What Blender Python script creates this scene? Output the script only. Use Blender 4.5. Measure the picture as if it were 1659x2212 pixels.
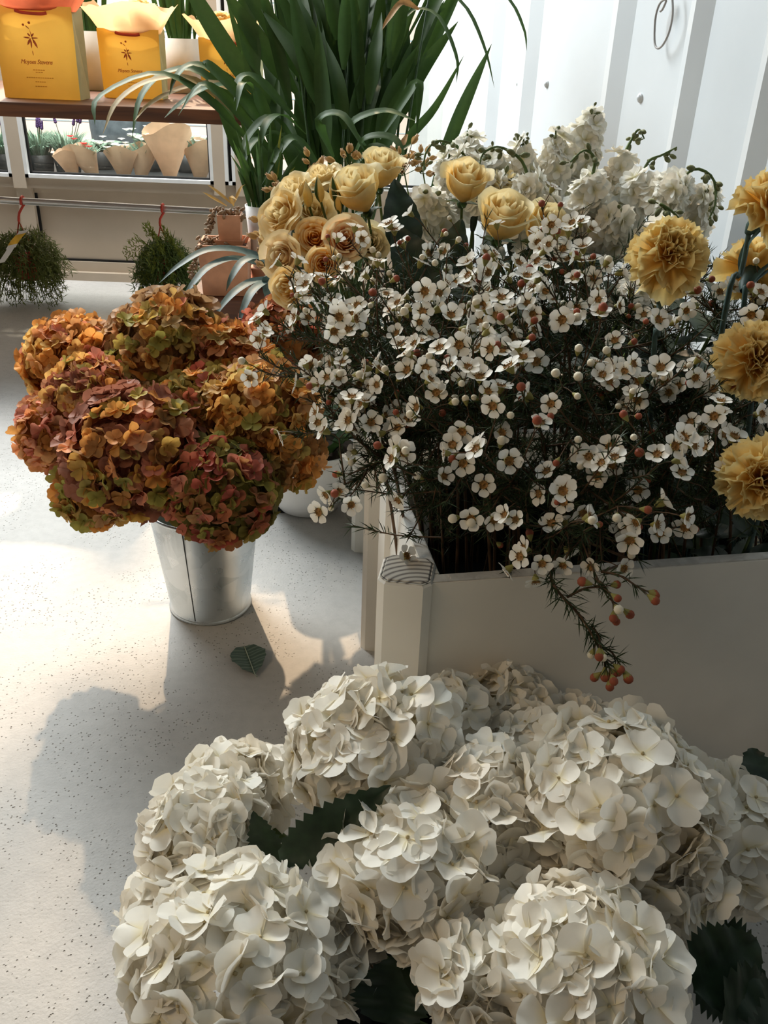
import bpy, math, random
import numpy as np
from mathutils import Matrix, Vector

SC = bpy.context.scene
COL = SC.collection
for o in list(bpy.data.objects):
    bpy.data.objects.remove(o)

# ------------------------------------------------------------------ camera
TH, ROLL, FPX, CZ = math.radians(28.5), math.radians(2.2), 1900.0, 0.85
Fv = np.array([0, math.cos(TH), -math.sin(TH)])
_R0 = np.array([1.0, 0, 0]); _U0 = np.array([0, math.sin(TH), math.cos(TH)])
Rv = math.cos(ROLL) * _R0 + math.sin(ROLL) * _U0
Uv = -math.sin(ROLL) * _R0 + math.cos(ROLL) * _U0
CP = np.array([0, 0, CZ])
cam_d = bpy.data.cameras.new('camera')
cam = bpy.data.objects.new('camera', cam_d); COL.objects.link(cam)
cam_d.sensor_fit = 'VERTICAL'; cam_d.sensor_height = 24.0
cam_d.lens = FPX / 2212.0 * 24.0
cam_d.clip_start = 0.02
M = Matrix(((Rv[0], Uv[0], -Fv[0], 0), (Rv[1], Uv[1], -Fv[1], 0), (Rv[2], Uv[2], -Fv[2], CZ), (0, 0, 0, 1)))
cam.matrix_world = M
SC.camera = cam

def ray(px, py): return Fv + (px - 829.5) / FPX * Rv - (py - 1106.0) / FPX * Uv
def atd(px, py, d): return CP + ray(px, py) * d
def atz(px, py, z=0.0):
    r = ray(px, py); return CP + r * ((z - CZ) / r[2])
def aty(px, py, Y):
    r = ray(px, py); return CP + r * (Y / r[1])

# ------------------------------------------------------------------ world, lights, exposure
SC.view_settings.view_transform = 'Standard'
SC.view_settings.look = 'None'
SC.view_settings.gamma = 1.0
SC.view_settings.use_curve_mapping = False
SC.view_settings.exposure = 0.14
W = bpy.data.worlds.new('world'); SC.world = W
W.use_nodes = True
nt = W.node_tree; nt.nodes.clear()
tc = nt.nodes.new('ShaderNodeTexCoord'); sep = nt.nodes.new('ShaderNodeSeparateXYZ')
nt.links.new(tc.outputs['Generated'], sep.inputs[0])
mx = nt.nodes.new('ShaderNodeMath'); mx.operation = 'MULTIPLY_ADD'; mx.inputs[1].default_value = 0.55; mx.inputs[2].default_value = 0.45
nt.links.new(sep.outputs['Y'], mx.inputs[0])
mz = nt.nodes.new('ShaderNodeMath'); mz.operation = 'MULTIPLY_ADD'; mz.inputs[1].default_value = 0.18
nt.links.new(sep.outputs['Z'], mz.inputs[0]); nt.links.new(mx.outputs[0], mz.inputs[2])
cr = nt.nodes.new('ShaderNodeValToRGB')
cr.color_ramp.elements[0].position = 0.12; cr.color_ramp.elements[0].color = (0.050, 0.046, 0.040, 1)
cr.color_ramp.elements[1].position = 1.0; cr.color_ramp.elements[1].color = (0.72, 0.93, 1.0, 1)
e = cr.color_ramp.elements.new(0.55); e.color = (0.20, 0.25, 0.285, 1)
nt.links.new(mz.outputs[0], cr.inputs[0])
bg = nt.nodes.new('ShaderNodeBackground'); bg.inputs['Strength'].default_value = 0.76
nt.links.new(cr.outputs[0], bg.inputs[0])
wo = nt.nodes.new('ShaderNodeOutputWorld'); nt.links.new(bg.outputs[0], wo.inputs[0])

def aim(o, d):
    o.rotation_euler = Vector(d).to_track_quat('-Z', 'Y').to_euler()
def light(name, kind, loc, d, energy, col, **kw):
    l = bpy.data.lights.new(name, kind); l.energy = energy; l.color = col
    for k, v in kw.items(): setattr(l, k, v)
    o = bpy.data.objects.new(name, l); COL.objects.link(o); o.location = loc; aim(o, d); return o
light('low_sun', 'SUN', (-1, 3, 4), (0.25, -0.85, -0.80), 3.9, (1.0, 0.71, 0.48), angle=math.radians(0.8))
light('reflected_sun', 'SUN', (1, 3, 4), (0.10, -0.80, -0.95), 1.3, (1.0, 0.84, 0.66), angle=math.radians(2))
light('window_daylight', 'AREA', (-1.6, 2.9, 2.1), (0.75, -1.0, -0.75), 62, (0.82, 0.93, 1.0), size=1.2)
light('added_bag_spot', 'SPOT', (-0.7, 0.9, 2.3), (-0.15, 1.6, -1.5), 30, (1.0, 0.80, 0.52), spot_size=math.radians(42), spot_blend=0.8, shadow_soft_size=0.1)  # added spot that brightens the bags on the counter
light('warm_room_lamp', 'AREA', (-1.5, -0.1, 1.7), (1.7, 0.9, -1.1), 8.5, (1.0, 0.74, 0.46), size=0.5)
light('outdoor_fill', 'AREA', (-1.4, 3.55, 2.6), (0.15, 0.75, -1.9), 230, (1.0, 0.98, 0.95), size=1.6)  # added area light, brightens the display behind the glass like bounced daylight

# ------------------------------------------------------------------ material helpers
def newmat(name):
    m = bpy.data.materials.new(name); m.use_nodes = True
    nt = m.node_tree; nt.nodes.clear()
    out = nt.nodes.new('ShaderNodeOutputMaterial')
    p = nt.nodes.new('ShaderNodeBsdfPrincipled')
    nt.links.new(p.outputs[0], out.inputs[0])
    return m, nt, p, out
def ramp(nt, stops, src):
    r = nt.nodes.new('ShaderNodeValToRGB')
    el = r.color_ramp.elements
    while len(el) < len(stops): el.new(0.5)
    for e, (p, c) in zip(el, stops): e.position = p; e.color = (*c, 1)
    nt.links.new(src, r.inputs[0]); return r.outputs[0]
def noise(nt, scale, detail=3, co='Object', rough=0.5):
    t = nt.nodes.new('ShaderNodeTexCoord'); n = nt.nodes.new('ShaderNodeTexNoise')
    n.inputs['Scale'].default_value = scale; n.inputs['Detail'].default_value = detail
    n.inputs['Roughness'].default_value = rough
    nt.links.new(t.outputs[co], n.inputs['Vector']); return n.outputs['Fac']
def mixc(nt, a, b, fac, mode='MIX'):
    m = nt.nodes.new('ShaderNodeMix'); m.data_type = 'RGBA'; m.blend_type = mode
    for i, v in ((0, fac), (6, a), (7, b)):
        if isinstance(v, bpy.types.NodeSocket): nt.links.new(v, m.inputs[i])
        else: m.inputs[i].default_value = v if i == 0 else (*v, 1)
    return m.outputs[2]
def bump(nt, p, h, strength=0.3, dist=0.002):
    b = nt.nodes.new('ShaderNodeBump'); b.inputs['Strength'].default_value = strength; b.inputs['Distance'].default_value = dist
    nt.links.new(h, b.inputs['Height']); nt.links.new(b.outputs[0], p.inputs['Normal'])
def simple(name, c, rough=0.6, metal=0.0, var=0.25, scale=30, bmp=0.0, spec=0.3):
    m, nt, p, out = newmat(name)
    n = noise(nt, scale)
    c1 = tuple(x * (1 - var) for x in c); c2 = tuple(min(1, x * (1 + var)) for x in c)
    nt.links.new(ramp(nt, [(0.3, c1), (0.7, c2)], n), p.inputs['Base Color'])
    p.inputs['Roughness'].default_value = rough; p.inputs['Metallic'].default_value = metal
    p.inputs['Specular IOR Level'].default_value = spec
    if bmp: bump(nt, p, n, bmp)
    return m
def floral(name, c=None, edge=None, edge0=.55, trans=0.35, rough=0.55, var=0.15, scale=90, spec=0.2, base=None):
    """thin petal or leaf: diffuse + translucent. c None = object colour. attribute u runs from base to tip."""
    m, nt, p, out = newmat(name)
    if c is None:
        oi = nt.nodes.new('ShaderNodeObjectInfo'); col = oi.outputs['Color']
    else: col = c
    at = nt.nodes.new('ShaderNodeAttribute'); at.attribute_name = 'u'
    if edge is not None:
        r = ramp(nt, [(edge0, (0, 0, 0)), (1.0, (1, 1, 1))], at.outputs['Fac'])
        col = mixc(nt, col, edge, r)
    if base is not None:
        r = ramp(nt, [(0.0, (1, 1, 1)), (0.45, (0, 0, 0))], at.outputs['Fac'])
        col = mixc(nt, col, base, r)
    n = noise(nt, scale)
    col = mixc(nt, col, ramp(nt, [(0.3, (1 - var,) * 3), (0.7, (1, 1, 1))], n), 1.0, 'MULTIPLY')
    nt.links.new(col, p.inputs['Base Color'])
    p.inputs['Roughness'].default_value = rough; p.inputs['Specular IOR Level'].default_value = spec
    if trans:
        t = nt.nodes.new('ShaderNodeBsdfTranslucent'); nt.links.new(col, t.inputs[0])
        mxs = nt.nodes.new('ShaderNodeMixShader'); mxs.inputs[0].default_value = trans
        nt.links.new(p.outputs[0], mxs.inputs[1]); nt.links.new(t.outputs[0], mxs.inputs[2])
        nt.links.new(mxs.outputs[0], out.inputs[0])
    return m

# ------------------------------------------------------------------ mesh builder
class MB:
    def __init__(s): s.v = []; s.f = []; s.mi = []; s.u = []; s.n = 0
    def add(s, V, F, mi=0, u=None):
        V = np.asarray(V, float).reshape(-1, 3)
        s.v.append(V); s.f += [tuple(int(i) + s.n for i in f) for f in F]; s.mi += [mi] * len(F)
        s.u.append(np.zeros(len(V)) if u is None else np.asarray(u, float).ravel()); s.n += len(V)
        return s
    def grid(s, G, mi=0, u=None, closed=False):
        G = np.asarray(G); a, b = G.shape[:2]
        F = []
        for i in range(a - 1):
            for j in range(b - 1 + (1 if closed else 0)):
                k = (j + 1) % b
                F.append((i * b + j, i * b + k, (i + 1) * b + k, (i + 1) * b + j))
        if u is None: u = np.repeat(np.linspace(0, 1, a), b)
        return s.add(G.reshape(-1, 3), F, mi, u)
    def tube(s, path, r0, r1=None, n=6, mi=0, cap=True):
        P = np.asarray(path, float); r1 = r0 if r1 is None else r1
        k = len(P); T = np.gradient(P, axis=0); T /= np.linalg.norm(T, axis=1)[:, None] + 1e-9
        up = np.array([0.31, 0.17, 0.93]) if abs(T[0][2]) < 0.9 else np.array([1.0, 0.1, 0])
        G = []
        for i in range(k):
            a = np.cross(T[i], up); a /= np.linalg.norm(a) + 1e-9; b = np.cross(T[i], a)
            r = r0 + (r1 - r0) * i / max(1, k - 1)
            G.append([P[i] + r * (math.cos(q) * a + math.sin(q) * b) for q in np.linspace(0, 2 * math.pi, n, endpoint=False)])
        n0 = s.n
        s.grid(np.array(G), mi, closed=True)
        if cap:
            s.f += [tuple(n0 + j for j in range(n)), tuple(n0 + (k - 1) * n + j for j in reversed(range(n)))]; s.mi += [mi] * 2
        return s
    def lathe(s, prof, n=32, mi=0, cen=(0, 0, 0), cap=False):
        G = [[(cen[0] + r * math.cos(q), cen[1] + r * math.sin(q), cen[2] + z) for q in np.linspace(0, 2 * math.pi, n, endpoint=False)] for r, z in prof]
        n0 = s.n
        s.grid(np.array(G), mi, closed=True)
        if cap: s.f.append(tuple(n0 + j for j in reversed(range(n)))); s.mi.append(mi)
        return s
    def box(s, c, size, rot=0.0, mi=0, bev=0.0, top=1.0):
        """box with chamfered vertical edges; top scales the upper face"""
        hx, hy, hz = [q / 2 for q in size]; b = min(bev, hx * .9, hy * .9)
        if b > 0: ring = [(hx - b, -hy), (hx, -hy + b), (hx, hy - b), (hx - b, hy), (-hx + b, hy), (-hx, hy - b), (-hx, -hy + b), (-hx + b, -hy)]
        else: ring = [(hx, -hy), (hx, hy), (-hx, hy), (-hx, -hy)]
        k = len(ring); ca, sa = math.cos(rot), math.sin(rot); V = []
        tb = b * 0.4
        lv = [(-hz, 1.0), (hz - tb, top), (hz, top * (1 - tb / max(hx, hy)))] if b > 0 else [(-hz, 1.0), (hz, top)]
        for z, sc in lv:
            for x, y in ring: V.append((c[0] + sc * (x * ca - y * sa), c[1] + sc * (x * sa + y * ca), c[2] + z))
        F = [tuple(reversed(range(k)))]
        for l in range(len(lv) - 1):
            for j in range(k):
                q = (j + 1) % k; F.append((l * k + j, l * k + q, (l + 1) * k + q, (l + 1) * k + j))
        F.append(tuple((len(lv) - 1) * k + j for j in range(k)))
        return s.add(V, F, mi)
    def ball(s, c, r, mi=0, nu=5, nv=8, sx=1, sy=1, sz=1, M3=None):
        G = [[(sx * math.sin(a) * math.cos(q), sy * math.sin(a) * math.sin(q), -sz * math.cos(a)) for q in np.linspace(0, 2 * math.pi, nv, endpoint=False)] for a in np.linspace(0.02, math.pi - 0.02, nu)]
        G = np.array(G) * r
        if M3 is not None: G = G @ np.asarray(M3).T
        return s.grid(G + np.asarray(c), mi, closed=True)
    def xf(s, V, M3, t): return np.asarray(V) @ np.asarray(M3).T + np.asarray(t)
    def mesh(s, name, mats, smooth=True, off=None):
        me = bpy.data.meshes.new(name)
        V = np.concatenate(s.v) if s.v else np.zeros((0, 3))
        if off is not None: V = V - np.asarray(off)
        me.from_pydata(V.tolist(), [], s.f)
        for m in mats: me.materials.append(m)
        if len(mats) > 1: me.polygons.foreach_set('material_index', s.mi)
        if smooth: me.polygons.foreach_set('use_smooth', [True] * len(me.polygons))
        a = me.attributes.new('u', 'FLOAT', 'POINT'); a.data.foreach_set('value', np.concatenate(s.u).astype(np.float32))
        me.update(); return me
    def obj(s, name, mats, parent=None, smooth=True):
        if not isinstance(mats, (list, tuple)): mats = [mats]
        off = None if parent is None else np.array(parent['_o'] if '_o' in parent else (0, 0, 0))
        o = bpy.data.objects.new(name, s.mesh(name, mats, smooth, off)); COL.objects.link(o)
        if parent is not None: o.parent = parent
        return o

def tag(o, label=None, cat=None, group=None, kind=None):
    if label: o['label'] = label
    if cat: o['category'] = cat
    if group: o['group'] = group
    if kind: o['kind'] = kind
    return o
ORG = []
def thing(name, loc, label, cat, group=None):
    o = bpy.data.objects.new(name, None); COL.objects.link(o); o.location = tuple(float(x) for x in loc)
    o.empty_display_size = 0.02
    o['_o'] = [float(x) for x in loc]; ORG.append(o)
    return tag(o, label, cat, group)
def inst(name, me, parent, R3, t, sc=1.0, color=None):
    """a copy sharing mesh data, placed at world point t below parent"""
    o = bpy.data.objects.new(name, me); COL.objects.link(o); o.parent = parent
    off = np.array(parent['_o']) if '_o' in parent else np.zeros(3)
    t = np.asarray(t) - off
    A = np.asarray(R3) * sc
    o.matrix_basis = Matrix(((A[0, 0], A[0, 1], A[0, 2], t[0]), (A[1, 0], A[1, 1], A[1, 2], t[1]), (A[2, 0], A[2, 1], A[2, 2], t[2]), (0, 0, 0, 1)))
    if color is not None: o.color = (*color, 1)
    return o
def sub(name, me, parent):
    o = bpy.data.objects.new(name, me); COL.objects.link(o); o.parent = parent; return o
def nrm(v): v = np.asarray(v, float); return v / (np.linalg.norm(v) + 1e-12)
def zframe(d, spin=0.0):
    z = nrm(d); a = np.array([1.0, 0, 0]) if abs(z[0]) < 0.8 else np.array([0, 1.0, 0])
    x = nrm(np.cross(a, z)); y = np.cross(z, x)
    c, s = math.cos(spin), math.sin(spin)
    return np.stack([c * x + s * y, -s * x + c * y, z], axis=1)
def bez(pts, n=12):
    """smooth curve through the given points"""
    P = [np.asarray(p, float) for p in pts]
    if len(P) == 2: return np.array([P[0] + (P[1] - P[0]) * t for t in np.linspace(0, 1, n)])
    Q = [2 * P[0] - P[1]] + P + [2 * P[-1] - P[-2]]
    out = []; segs = len(P) - 1
    for k in np.linspace(0, segs - 1e-6, n):
        i = int(k); t = k - i; a, b, c, d = Q[i:i + 4]
        out.append(0.5 * (2 * b + (c - a) * t + (2 * a - 5 * b + 4 * c - d) * t * t + (3 * b - a - 3 * c + d) * t ** 3))
    return np.array(out)
def petal(L, Wd, nu=5, nv=5, cup=0.2, lift=0.0, curl=0.0, ruf=0.0, ph=0.0, fr=6.0, power=0.6, base=0.12, ser=0.0):
    if power < .8:                                         # rounded petal: a disc that narrows to its claw
        a = np.linspace(-1, 1, nu)[:, None]; v = np.linspace(-1, 1, nv)[None, :]
        u = (a * np.sqrt(1 - v ** 2 / 2) + 1) / 2; yy = v * np.sqrt(1 - a ** 2 / 2)
        g = base + (1 - base) * np.clip(u * 1.7, 0, 1) ** max(.4, power)
        x = u * L * (1 + .05 * np.sin(v * 3 + ph)); y = yy * Wd / 2 * g; prof = g; v = yy
    else:
        u = np.linspace(0, 1, nu)[:, None]; v = np.linspace(-1, 1, nv)[None, :]
        prof = base + (1 - base) * np.sin(np.pi * np.clip(u, 0, 1) ** 0.9 * 0.93 + 0.06) ** power
        x = u * L * (1 - 0.16 * v ** 2 * u); y = v * Wd / 2 * prof
    z = cup * Wd * (v ** 2) * prof + lift * u * L + curl * L * u ** 2 + ruf * L * np.sin(v * fr + ph) * u ** 1.5
    return np.stack([x + 0 * v, y, z + 0 * x], axis=2)
def rotz(G, a):
    c, s = math.cos(a), math.sin(a); return G @ np.array([[c, -s, 0], [s, c, 0], [0, 0, 1]]).T
def roty(G, a):
    c, s = math.cos(a), math.sin(a); return G @ np.array([[c, 0, s], [0, 1, 0], [-s, 0, c]]).T
def blade(mb, P, wd, nhint=(0, -0.5, 1.0), fold=0.25, taper=0.35, mi=0, tipw=0.02):
    """strap leaf along a 3D path with a folded cross section"""
    P = np.asarray(P); k = len(P); T = np.gradient(P, axis=0)
    G = []
    for i in range(k):
        t = nrm(T[i]); sd = nrm(np.cross(t, nhint)); n = np.cross(sd, t); u = i / (k - 1)
        w = wd / 2 * max(tipw, min(1, u / taper + 0.3) * (1 - max(0, (u - 0.45) / 0.55) ** 1.8))
        G.append([P[i] - sd * w + n * w * fold, P[i] - sd * w * .5 + n * w * fold * .4, P[i], P[i] + sd * w * .5 + n * w * fold * .4, P[i] + sd * w + n * w * fold])
    return mb.grid(np.array(G), mi)
def leafmesh(mb, base, d, nrmv, L, Wd, ser=0.0, nu=15, droop=0.2, mi=0, cup=0.12):
    x = nrm(d); y = nrm(np.cross(nrmv, x)); z = np.cross(x, y); G = []
    for i in range(nu):
        u = i / (nu - 1); w = Wd / 2 * (math.sin(math.pi * min(1, u ** 0.85)) ** 0.75 + 0.02) * (1 - 0.35 * u)
        if ser: w *= 1 + ser * (1 if i % 2 else -1)
        row = []
        for v in (-1, -.6, -.15, 0, .15, .6, 1):
            h = cup * abs(v) * w * 2 - 0.06 * w * (1 if abs(v) == .15 else 0) - droop * L * u * u + 0.03 * Wd * math.sin(u * 22) * abs(v)
            row.append(np.asarray(base) + x * (u * L) + y * (v * w) + z * h)
        G.append(row)
    return mb.grid(np.array(G), mi)

# ------------------------------------------------------------------ materials
m_white = floral('white_sepal', (0.94, 0.89, 0.79), trans=0.32, var=0.05, base=(0.88, 0.78, 0.52))
m_eye = simple('floret_eye', (0.50, 0.40, 0.22), 0.7)
m_autumn = floral('autumn_sepal', None, trans=0.38, var=0.22, scale=120)
m_stem = floral('green_stem', (0.10, 0.15, 0.045), trans=0.0, var=0.4)
m_wood_stem = floral('woody_twig', (0.13, 0.075, 0.04), trans=0.0, var=0.4)
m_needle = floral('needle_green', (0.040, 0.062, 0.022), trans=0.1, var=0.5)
m_wax = floral('wax_petal', (0.93, 0.89, 0.80), trans=0.25, var=0.05, base=(0.82, 0.74, 0.55))
m_cup = simple('wax_cup', (0.30, 0.15, 0.035), 0.4, var=0.5, scale=400)
m_calyx = simple('wax_calyx', (0.25, 0.22, 0.06), 0.6)
m_budw = floral('bud_cream', (0.85, 0.76, 0.58), trans=0.1, var=0.1)
m_budr = floral('bud_red', (0.38, 0.10, 0.05), trans=0.1, var=0.3)
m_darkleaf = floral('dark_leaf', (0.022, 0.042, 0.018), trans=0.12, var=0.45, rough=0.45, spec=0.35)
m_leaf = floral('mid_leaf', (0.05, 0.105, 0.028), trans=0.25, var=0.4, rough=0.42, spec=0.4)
m_blue = floral('blue_green_leaf', (0.075, 0.125, 0.11), trans=0.15, var=0.4, rough=0.5, spec=0.25)
m_palm = floral('palm_leaf', (0.040, 0.085, 0.018), trans=0.35, var=0.15, rough=0.5, spec=0.2)
m_rose_y = floral('yellow_rose_petal', (0.93, 0.66, 0.22), edge=(0.92, 0.80, 0.48), trans=0.35, var=0.12)
m_rose_c = floral('cream_rose_petal', None, edge=(0.93, 0.78, 0.46), trans=0.35, var=0.12, edge0=.78)
m_carn = floral('carnation_petal', (0.91, 0.60, 0.15), edge=(0.94, 0.78, 0.38), trans=0.35, var=0.15)
m_stock = floral('stock_petal', (0.90, 0.88, 0.80), trans=0.28, var=0.06, base=(0.74, 0.70, 0.42))
m_budg = floral('green_bud', (0.20, 0.22, 0.10), trans=0.1, var=0.4)
m_budp = floral('pale_bud', (0.66, 0.46, 0.22), edge=(0.80, 0.58, 0.40), trans=0.2, var=0.25)
m_paint = simple('white_paint', (0.80, 0.76, 0.68), 0.55, var=0.04, scale=12, bmp=0.05)
m_sheet = simple('white_sheet', (0.60, 0.635, 0.655), 0.42, var=0.04, scale=5, spec=0.4)
m_frame = simple('frame_paint', (0.52, 0.43, 0.33), 0.5, var=0.05, scale=8)
m_bead = simple('pale_bead', (0.80, 0.80, 0.78), 0.45, var=0.03)
m_black = simple('black_gasket', (0.012, 0.012, 0.012), 0.6)
m_blackp = simple('black_plastic', (0.015, 0.016, 0.016), 0.5)
m_soil = simple('potting_soil', (0.045, 0.03, 0.02), 0.95, var=0.5, scale=90, bmp=0.5)
m_terra = simple('pink_terracotta', (0.62, 0.33, 0.21), 0.75, var=0.10, scale=40)
m_red = simple('red_plastic', (0.55, 0.06, 0.035), 0.5, var=0.1)
m_ceramic = simple('white_ceramic', (0.82, 0.81, 0.79), 0.45, var=0.03, spec=0.4)
m_grey_pot = simple('grey_pot', (0.50, 0.45, 0.38), 0.7, var=0.06)
m_yellow = floral('yellow_paper', (0.90, 0.58, 0.11), trans=0.25, var=0.05, scale=25)
m_side = simple('bag_side', (0.46, 0.44, 0.24), 0.7, var=0.08)
m_print = simple('dark_red_print', (0.42, 0.09, 0.025), 0.7)
m_cord = simple('red_cord', (0.40, 0.05, 0.025), 0.8)
m_tissue = floral('peach_tissue', (0.80, 0.52, 0.26), trans=0.5, var=0.12, scale=14)
m_tissue_r = floral('coral_tissue', (0.60, 0.14, 0.06), trans=0.4, var=0.3, scale=14)
m_kraft = floral('kraft_paper', (0.78, 0.56, 0.38), trans=0.2, var=0.18, scale=25)

def endgrain():
    m, nt, p, out = newmat('end_grain')
    t = nt.nodes.new('ShaderNodeTexCoord'); w = nt.nodes.new('ShaderNodeTexWave')
    w.wave_type = 'RINGS'; w.rings_direction = 'Z'; w.inputs['Scale'].default_value = 42; w.inputs['Distortion'].default_value = 1.2; w.inputs['Detail Scale'].default_value = 1.0
    mp = nt.nodes.new('ShaderNodeMapping'); mp.inputs['Location'].default_value = (-0.012, 0.045, 0)
    nt.links.new(t.outputs['Object'], mp.inputs[0]); nt.links.new(mp.outputs[0], w.inputs['Vector'])
    nt.links.new(ramp(nt, [(0.0, (0.16, 0.14, 0.12)), (0.35, (0.50, 0.46, 0.40)), (1.0, (0.66, 0.62, 0.54))], w.outputs['Fac']), p.inputs['Base Color'])
    p.inputs['Roughness'].default_value = 0.8; return m
m_end = endgrain()
def woodmat(name, a, b, sc=(3, 40, 40), rough=0.45):
    m, nt, p, out = newmat(name)
    t = nt.nodes.new('ShaderNodeTexCoord'); mp = nt.nodes.new('ShaderNodeMapping'); mp.inputs['Scale'].default_value = sc
    n = nt.nodes.new('ShaderNodeTexNoise'); n.inputs['Scale'].default_value = 1.0; n.inputs['Detail'].default_value = 6; n.inputs['Distortion'].default_value = 1.0
    nt.links.new(t.outputs['Object'], mp.inputs[0]); nt.links.new(mp.outputs[0], n.inputs['Vector'])
    nt.links.new(ramp(nt, [(0.3, a), (0.7, b)], n.outputs['Fac']), p.inputs['Base Color'])
    p.inputs['Roughness'].default_value = rough; bump(nt, p, n.outputs['Fac'], 0.15); return m
m_shelf = woodmat('brown_shelf_wood', (0.05, 0.016, 0.007), (0.15, 0.055, 0.02))
m_stool = woodmat('dark_stool_wood', (0.05, 0.018, 0.010), (0.14, 0.05, 0.022))
m_greywood = woodmat('grey_wood', (0.42, 0.40, 0.36), (0.62, 0.60, 0.55), (60, 60, 4), 0.7)
def concrete():
    m, nt, p, out = newmat('concrete')
    n1 = noise(nt, 2.2, 5); n2 = noise(nt, 60, 4); n3 = noise(nt, 260, 2)
    c = ramp(nt, [(0.3, (0.40, 0.385, 0.36)), (0.7, (0.53, 0.51, 0.48))], n1)
    c = mixc(nt, c, ramp(nt, [(0.35, (0.93, 0.93, 0.93)), (0.6, (1, 1, 1))], n2), 1.0, 'MULTIPLY')
    t = nt.nodes.new('ShaderNodeTexCoord'); vo = nt.nodes.new('ShaderNodeTexVoronoi'); vo.inputs['Scale'].default_value = 170
    nt.links.new(t.outputs['Object'], vo.inputs['Vector'])
    pit = ramp(nt, [(0.06, (0, 0, 0)), (0.20, (1, 1, 1))], vo.outputs['Distance'])
    big = ramp(nt, [(0.42, (1, 1, 1)), (0.54, (0, 0, 0))], noise(nt, 7, 3))
    pit2 = mixc(nt, pit, (1, 1, 1), big)
    c = mixc(nt, c, mixc(nt, (0.62, 0.57, 0.51), (1, 1, 1), pit2), 1.0, 'MULTIPLY')
    nt.links.new(c, p.inputs['Base Color']); p.inputs['Roughness'].default_value = 0.6; p.inputs['Specular IOR Level'].default_value = 0.3
    h = mixc(nt, pit2, ramp(nt, [(0.3, (0, 0, 0)), (0.7, (1, 1, 1))], n3), 0.10)
    bump(nt, p, h, 0.8, 0.003); return m
m_floor = concrete()
def galv():
    m, nt, p, out = newmat('galvanised_steel')
    t = nt.nodes.new('ShaderNodeTexCoord'); vo = nt.nodes.new('ShaderNodeTexVoronoi'); vo.inputs['Scale'].default_value = 38
    nt.links.new(t.outputs['Object'], vo.inputs['Vector'])
    c = ramp(nt, [(0.0, (0.50, 0.55, 0.57)), (1.0, (0.68, 0.72, 0.74))], vo.outputs['Color'])
    nt.links.new(c, p.inputs['Base Color']); p.inputs['Metallic'].default_value = 0.85
    nt.links.new(ramp(nt, [(0.3, (0.24,) * 3), (0.7, (0.40,) * 3)], noise(nt, 40)), p.inputs['Roughness'])
    bump(nt, p, noise(nt, 25), 0.05); return m
m_galv = galv()
m_seam = simple('seam_line', (0.08, 0.085, 0.085), 0.5, 0.6)
m_chrome = simple('pale_metal', (0.72, 0.72, 0.72), 0.3, 0.6, var=0.03)
def glassmat():
    m, nt, p, out = newmat('window_glass')
    tr = nt.nodes.new('ShaderNodeBsdfTransparent'); tr.inputs[0].default_value = (0.96, 0.98, 0.97, 1)
    gl = nt.nodes.new('ShaderNodeBsdfGlossy'); gl.inputs['Roughness'].default_value = 0.02
    lw = nt.nodes.new('ShaderNodeLayerWeight'); lw.inputs[0].default_value = 0.5
    pw = nt.nodes.new('ShaderNodeMath'); pw.operation = 'POWER'; pw.inputs[1].default_value = 4.0; nt.links.new(lw.outputs['Facing'], pw.inputs[0])
    ma = nt.nodes.new('ShaderNodeMath'); ma.operation = 'MULTIPLY_ADD'; ma.inputs[1].default_value = 0.5; ma.inputs[2].default_value = 0.03; nt.links.new(pw.outputs[0], ma.inputs[0])
    mxs = nt.nodes.new('ShaderNodeMixShader'); nt.links.new(ma.outputs[0], mxs.inputs[0]); nt.links.new(tr.outputs[0], mxs.inputs[1]); nt.links.new(gl.outputs[0], mxs.inputs[2])
    nt.links.new(mxs.outputs[0], out.inputs[0]); return m
m_glass = glassmat()
def leafvein():
    m, nt, p, out = newmat('veined_leaf')
    t = nt.nodes.new('ShaderNodeTexCoord'); w = nt.nodes.new('ShaderNodeTexWave'); w.bands_direction = 'Y'; w.inputs['Scale'].default_value = 45; w.inputs['Distortion'].default_value = 0.4
    nt.links.new(t.outputs['Object'], w.inputs['Vector'])
    nt.links.new(ramp(nt, [(0.0, (0.05, 0.085, 0.065)), (0.8, (0.075, 0.12, 0.09)), (1.0, (0.14, 0.18, 0.14))], w.outputs['Fac']), p.inputs['Base Color'])
    p.inputs['Roughness'].default_value = 0.55; return m
m_vein = leafvein()

# ------------------------------------------------------------------ setting
def structure(o): o['kind'] = 'structure'; return o
structure(MB().box((0, 0.9, -0.05), (6.0, 5.0, 0.1)).obj('floor', m_floor, smooth=False))

YB = 3.30                                                    # inner face of the shop front
def zb(px, py, Y=YB): return aty(px, py, Y)[2]
def xb(px, py, Y=YB): return aty(px, py, Y)[0]
z_sill = zb(250, 389); z_rail = zb(250, 412); z_groove = zb(250, 567); z_base = zb(250, 590)
xp = [(xb(22, 320), xb(50, 320)), (xb(460, 320), xb(485, 320)), (xb(508, 320), xb(526, 320))]
ZT = 3.2
XL, XR = -2.6, 0.30
mb = MB()
mb.box(((XL + XR) / 2, YB + 0.05, z_groove / 2 + z_rail / 2), (XR - XL, 0.05, z_rail - z_groove))       # lower panels
mb.box(((XL + XR) / 2, YB + 0.045, z_groove / 2), (XR - XL, 0.07, z_groove - 0.008))
mb.box(((XL + XR) / 2, YB + 0.02, (z_sill + z_rail) / 2), (XR - XL, 0.06, z_sill - z_rail))              # sill rail
mb.box(((XL + XR) / 2, YB + 0.02, ZT + 0.05), (XR - XL, 0.06, 0.1))
mb.box((XL, YB + 0.02, ZT / 2), (0.08, 0.06, ZT))
for a, b in xp: mb.box(((a + b) / 2, YB + 0.015, (z_rail + ZT) / 2), (b - a, 0.07, ZT - z_rail))
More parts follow.
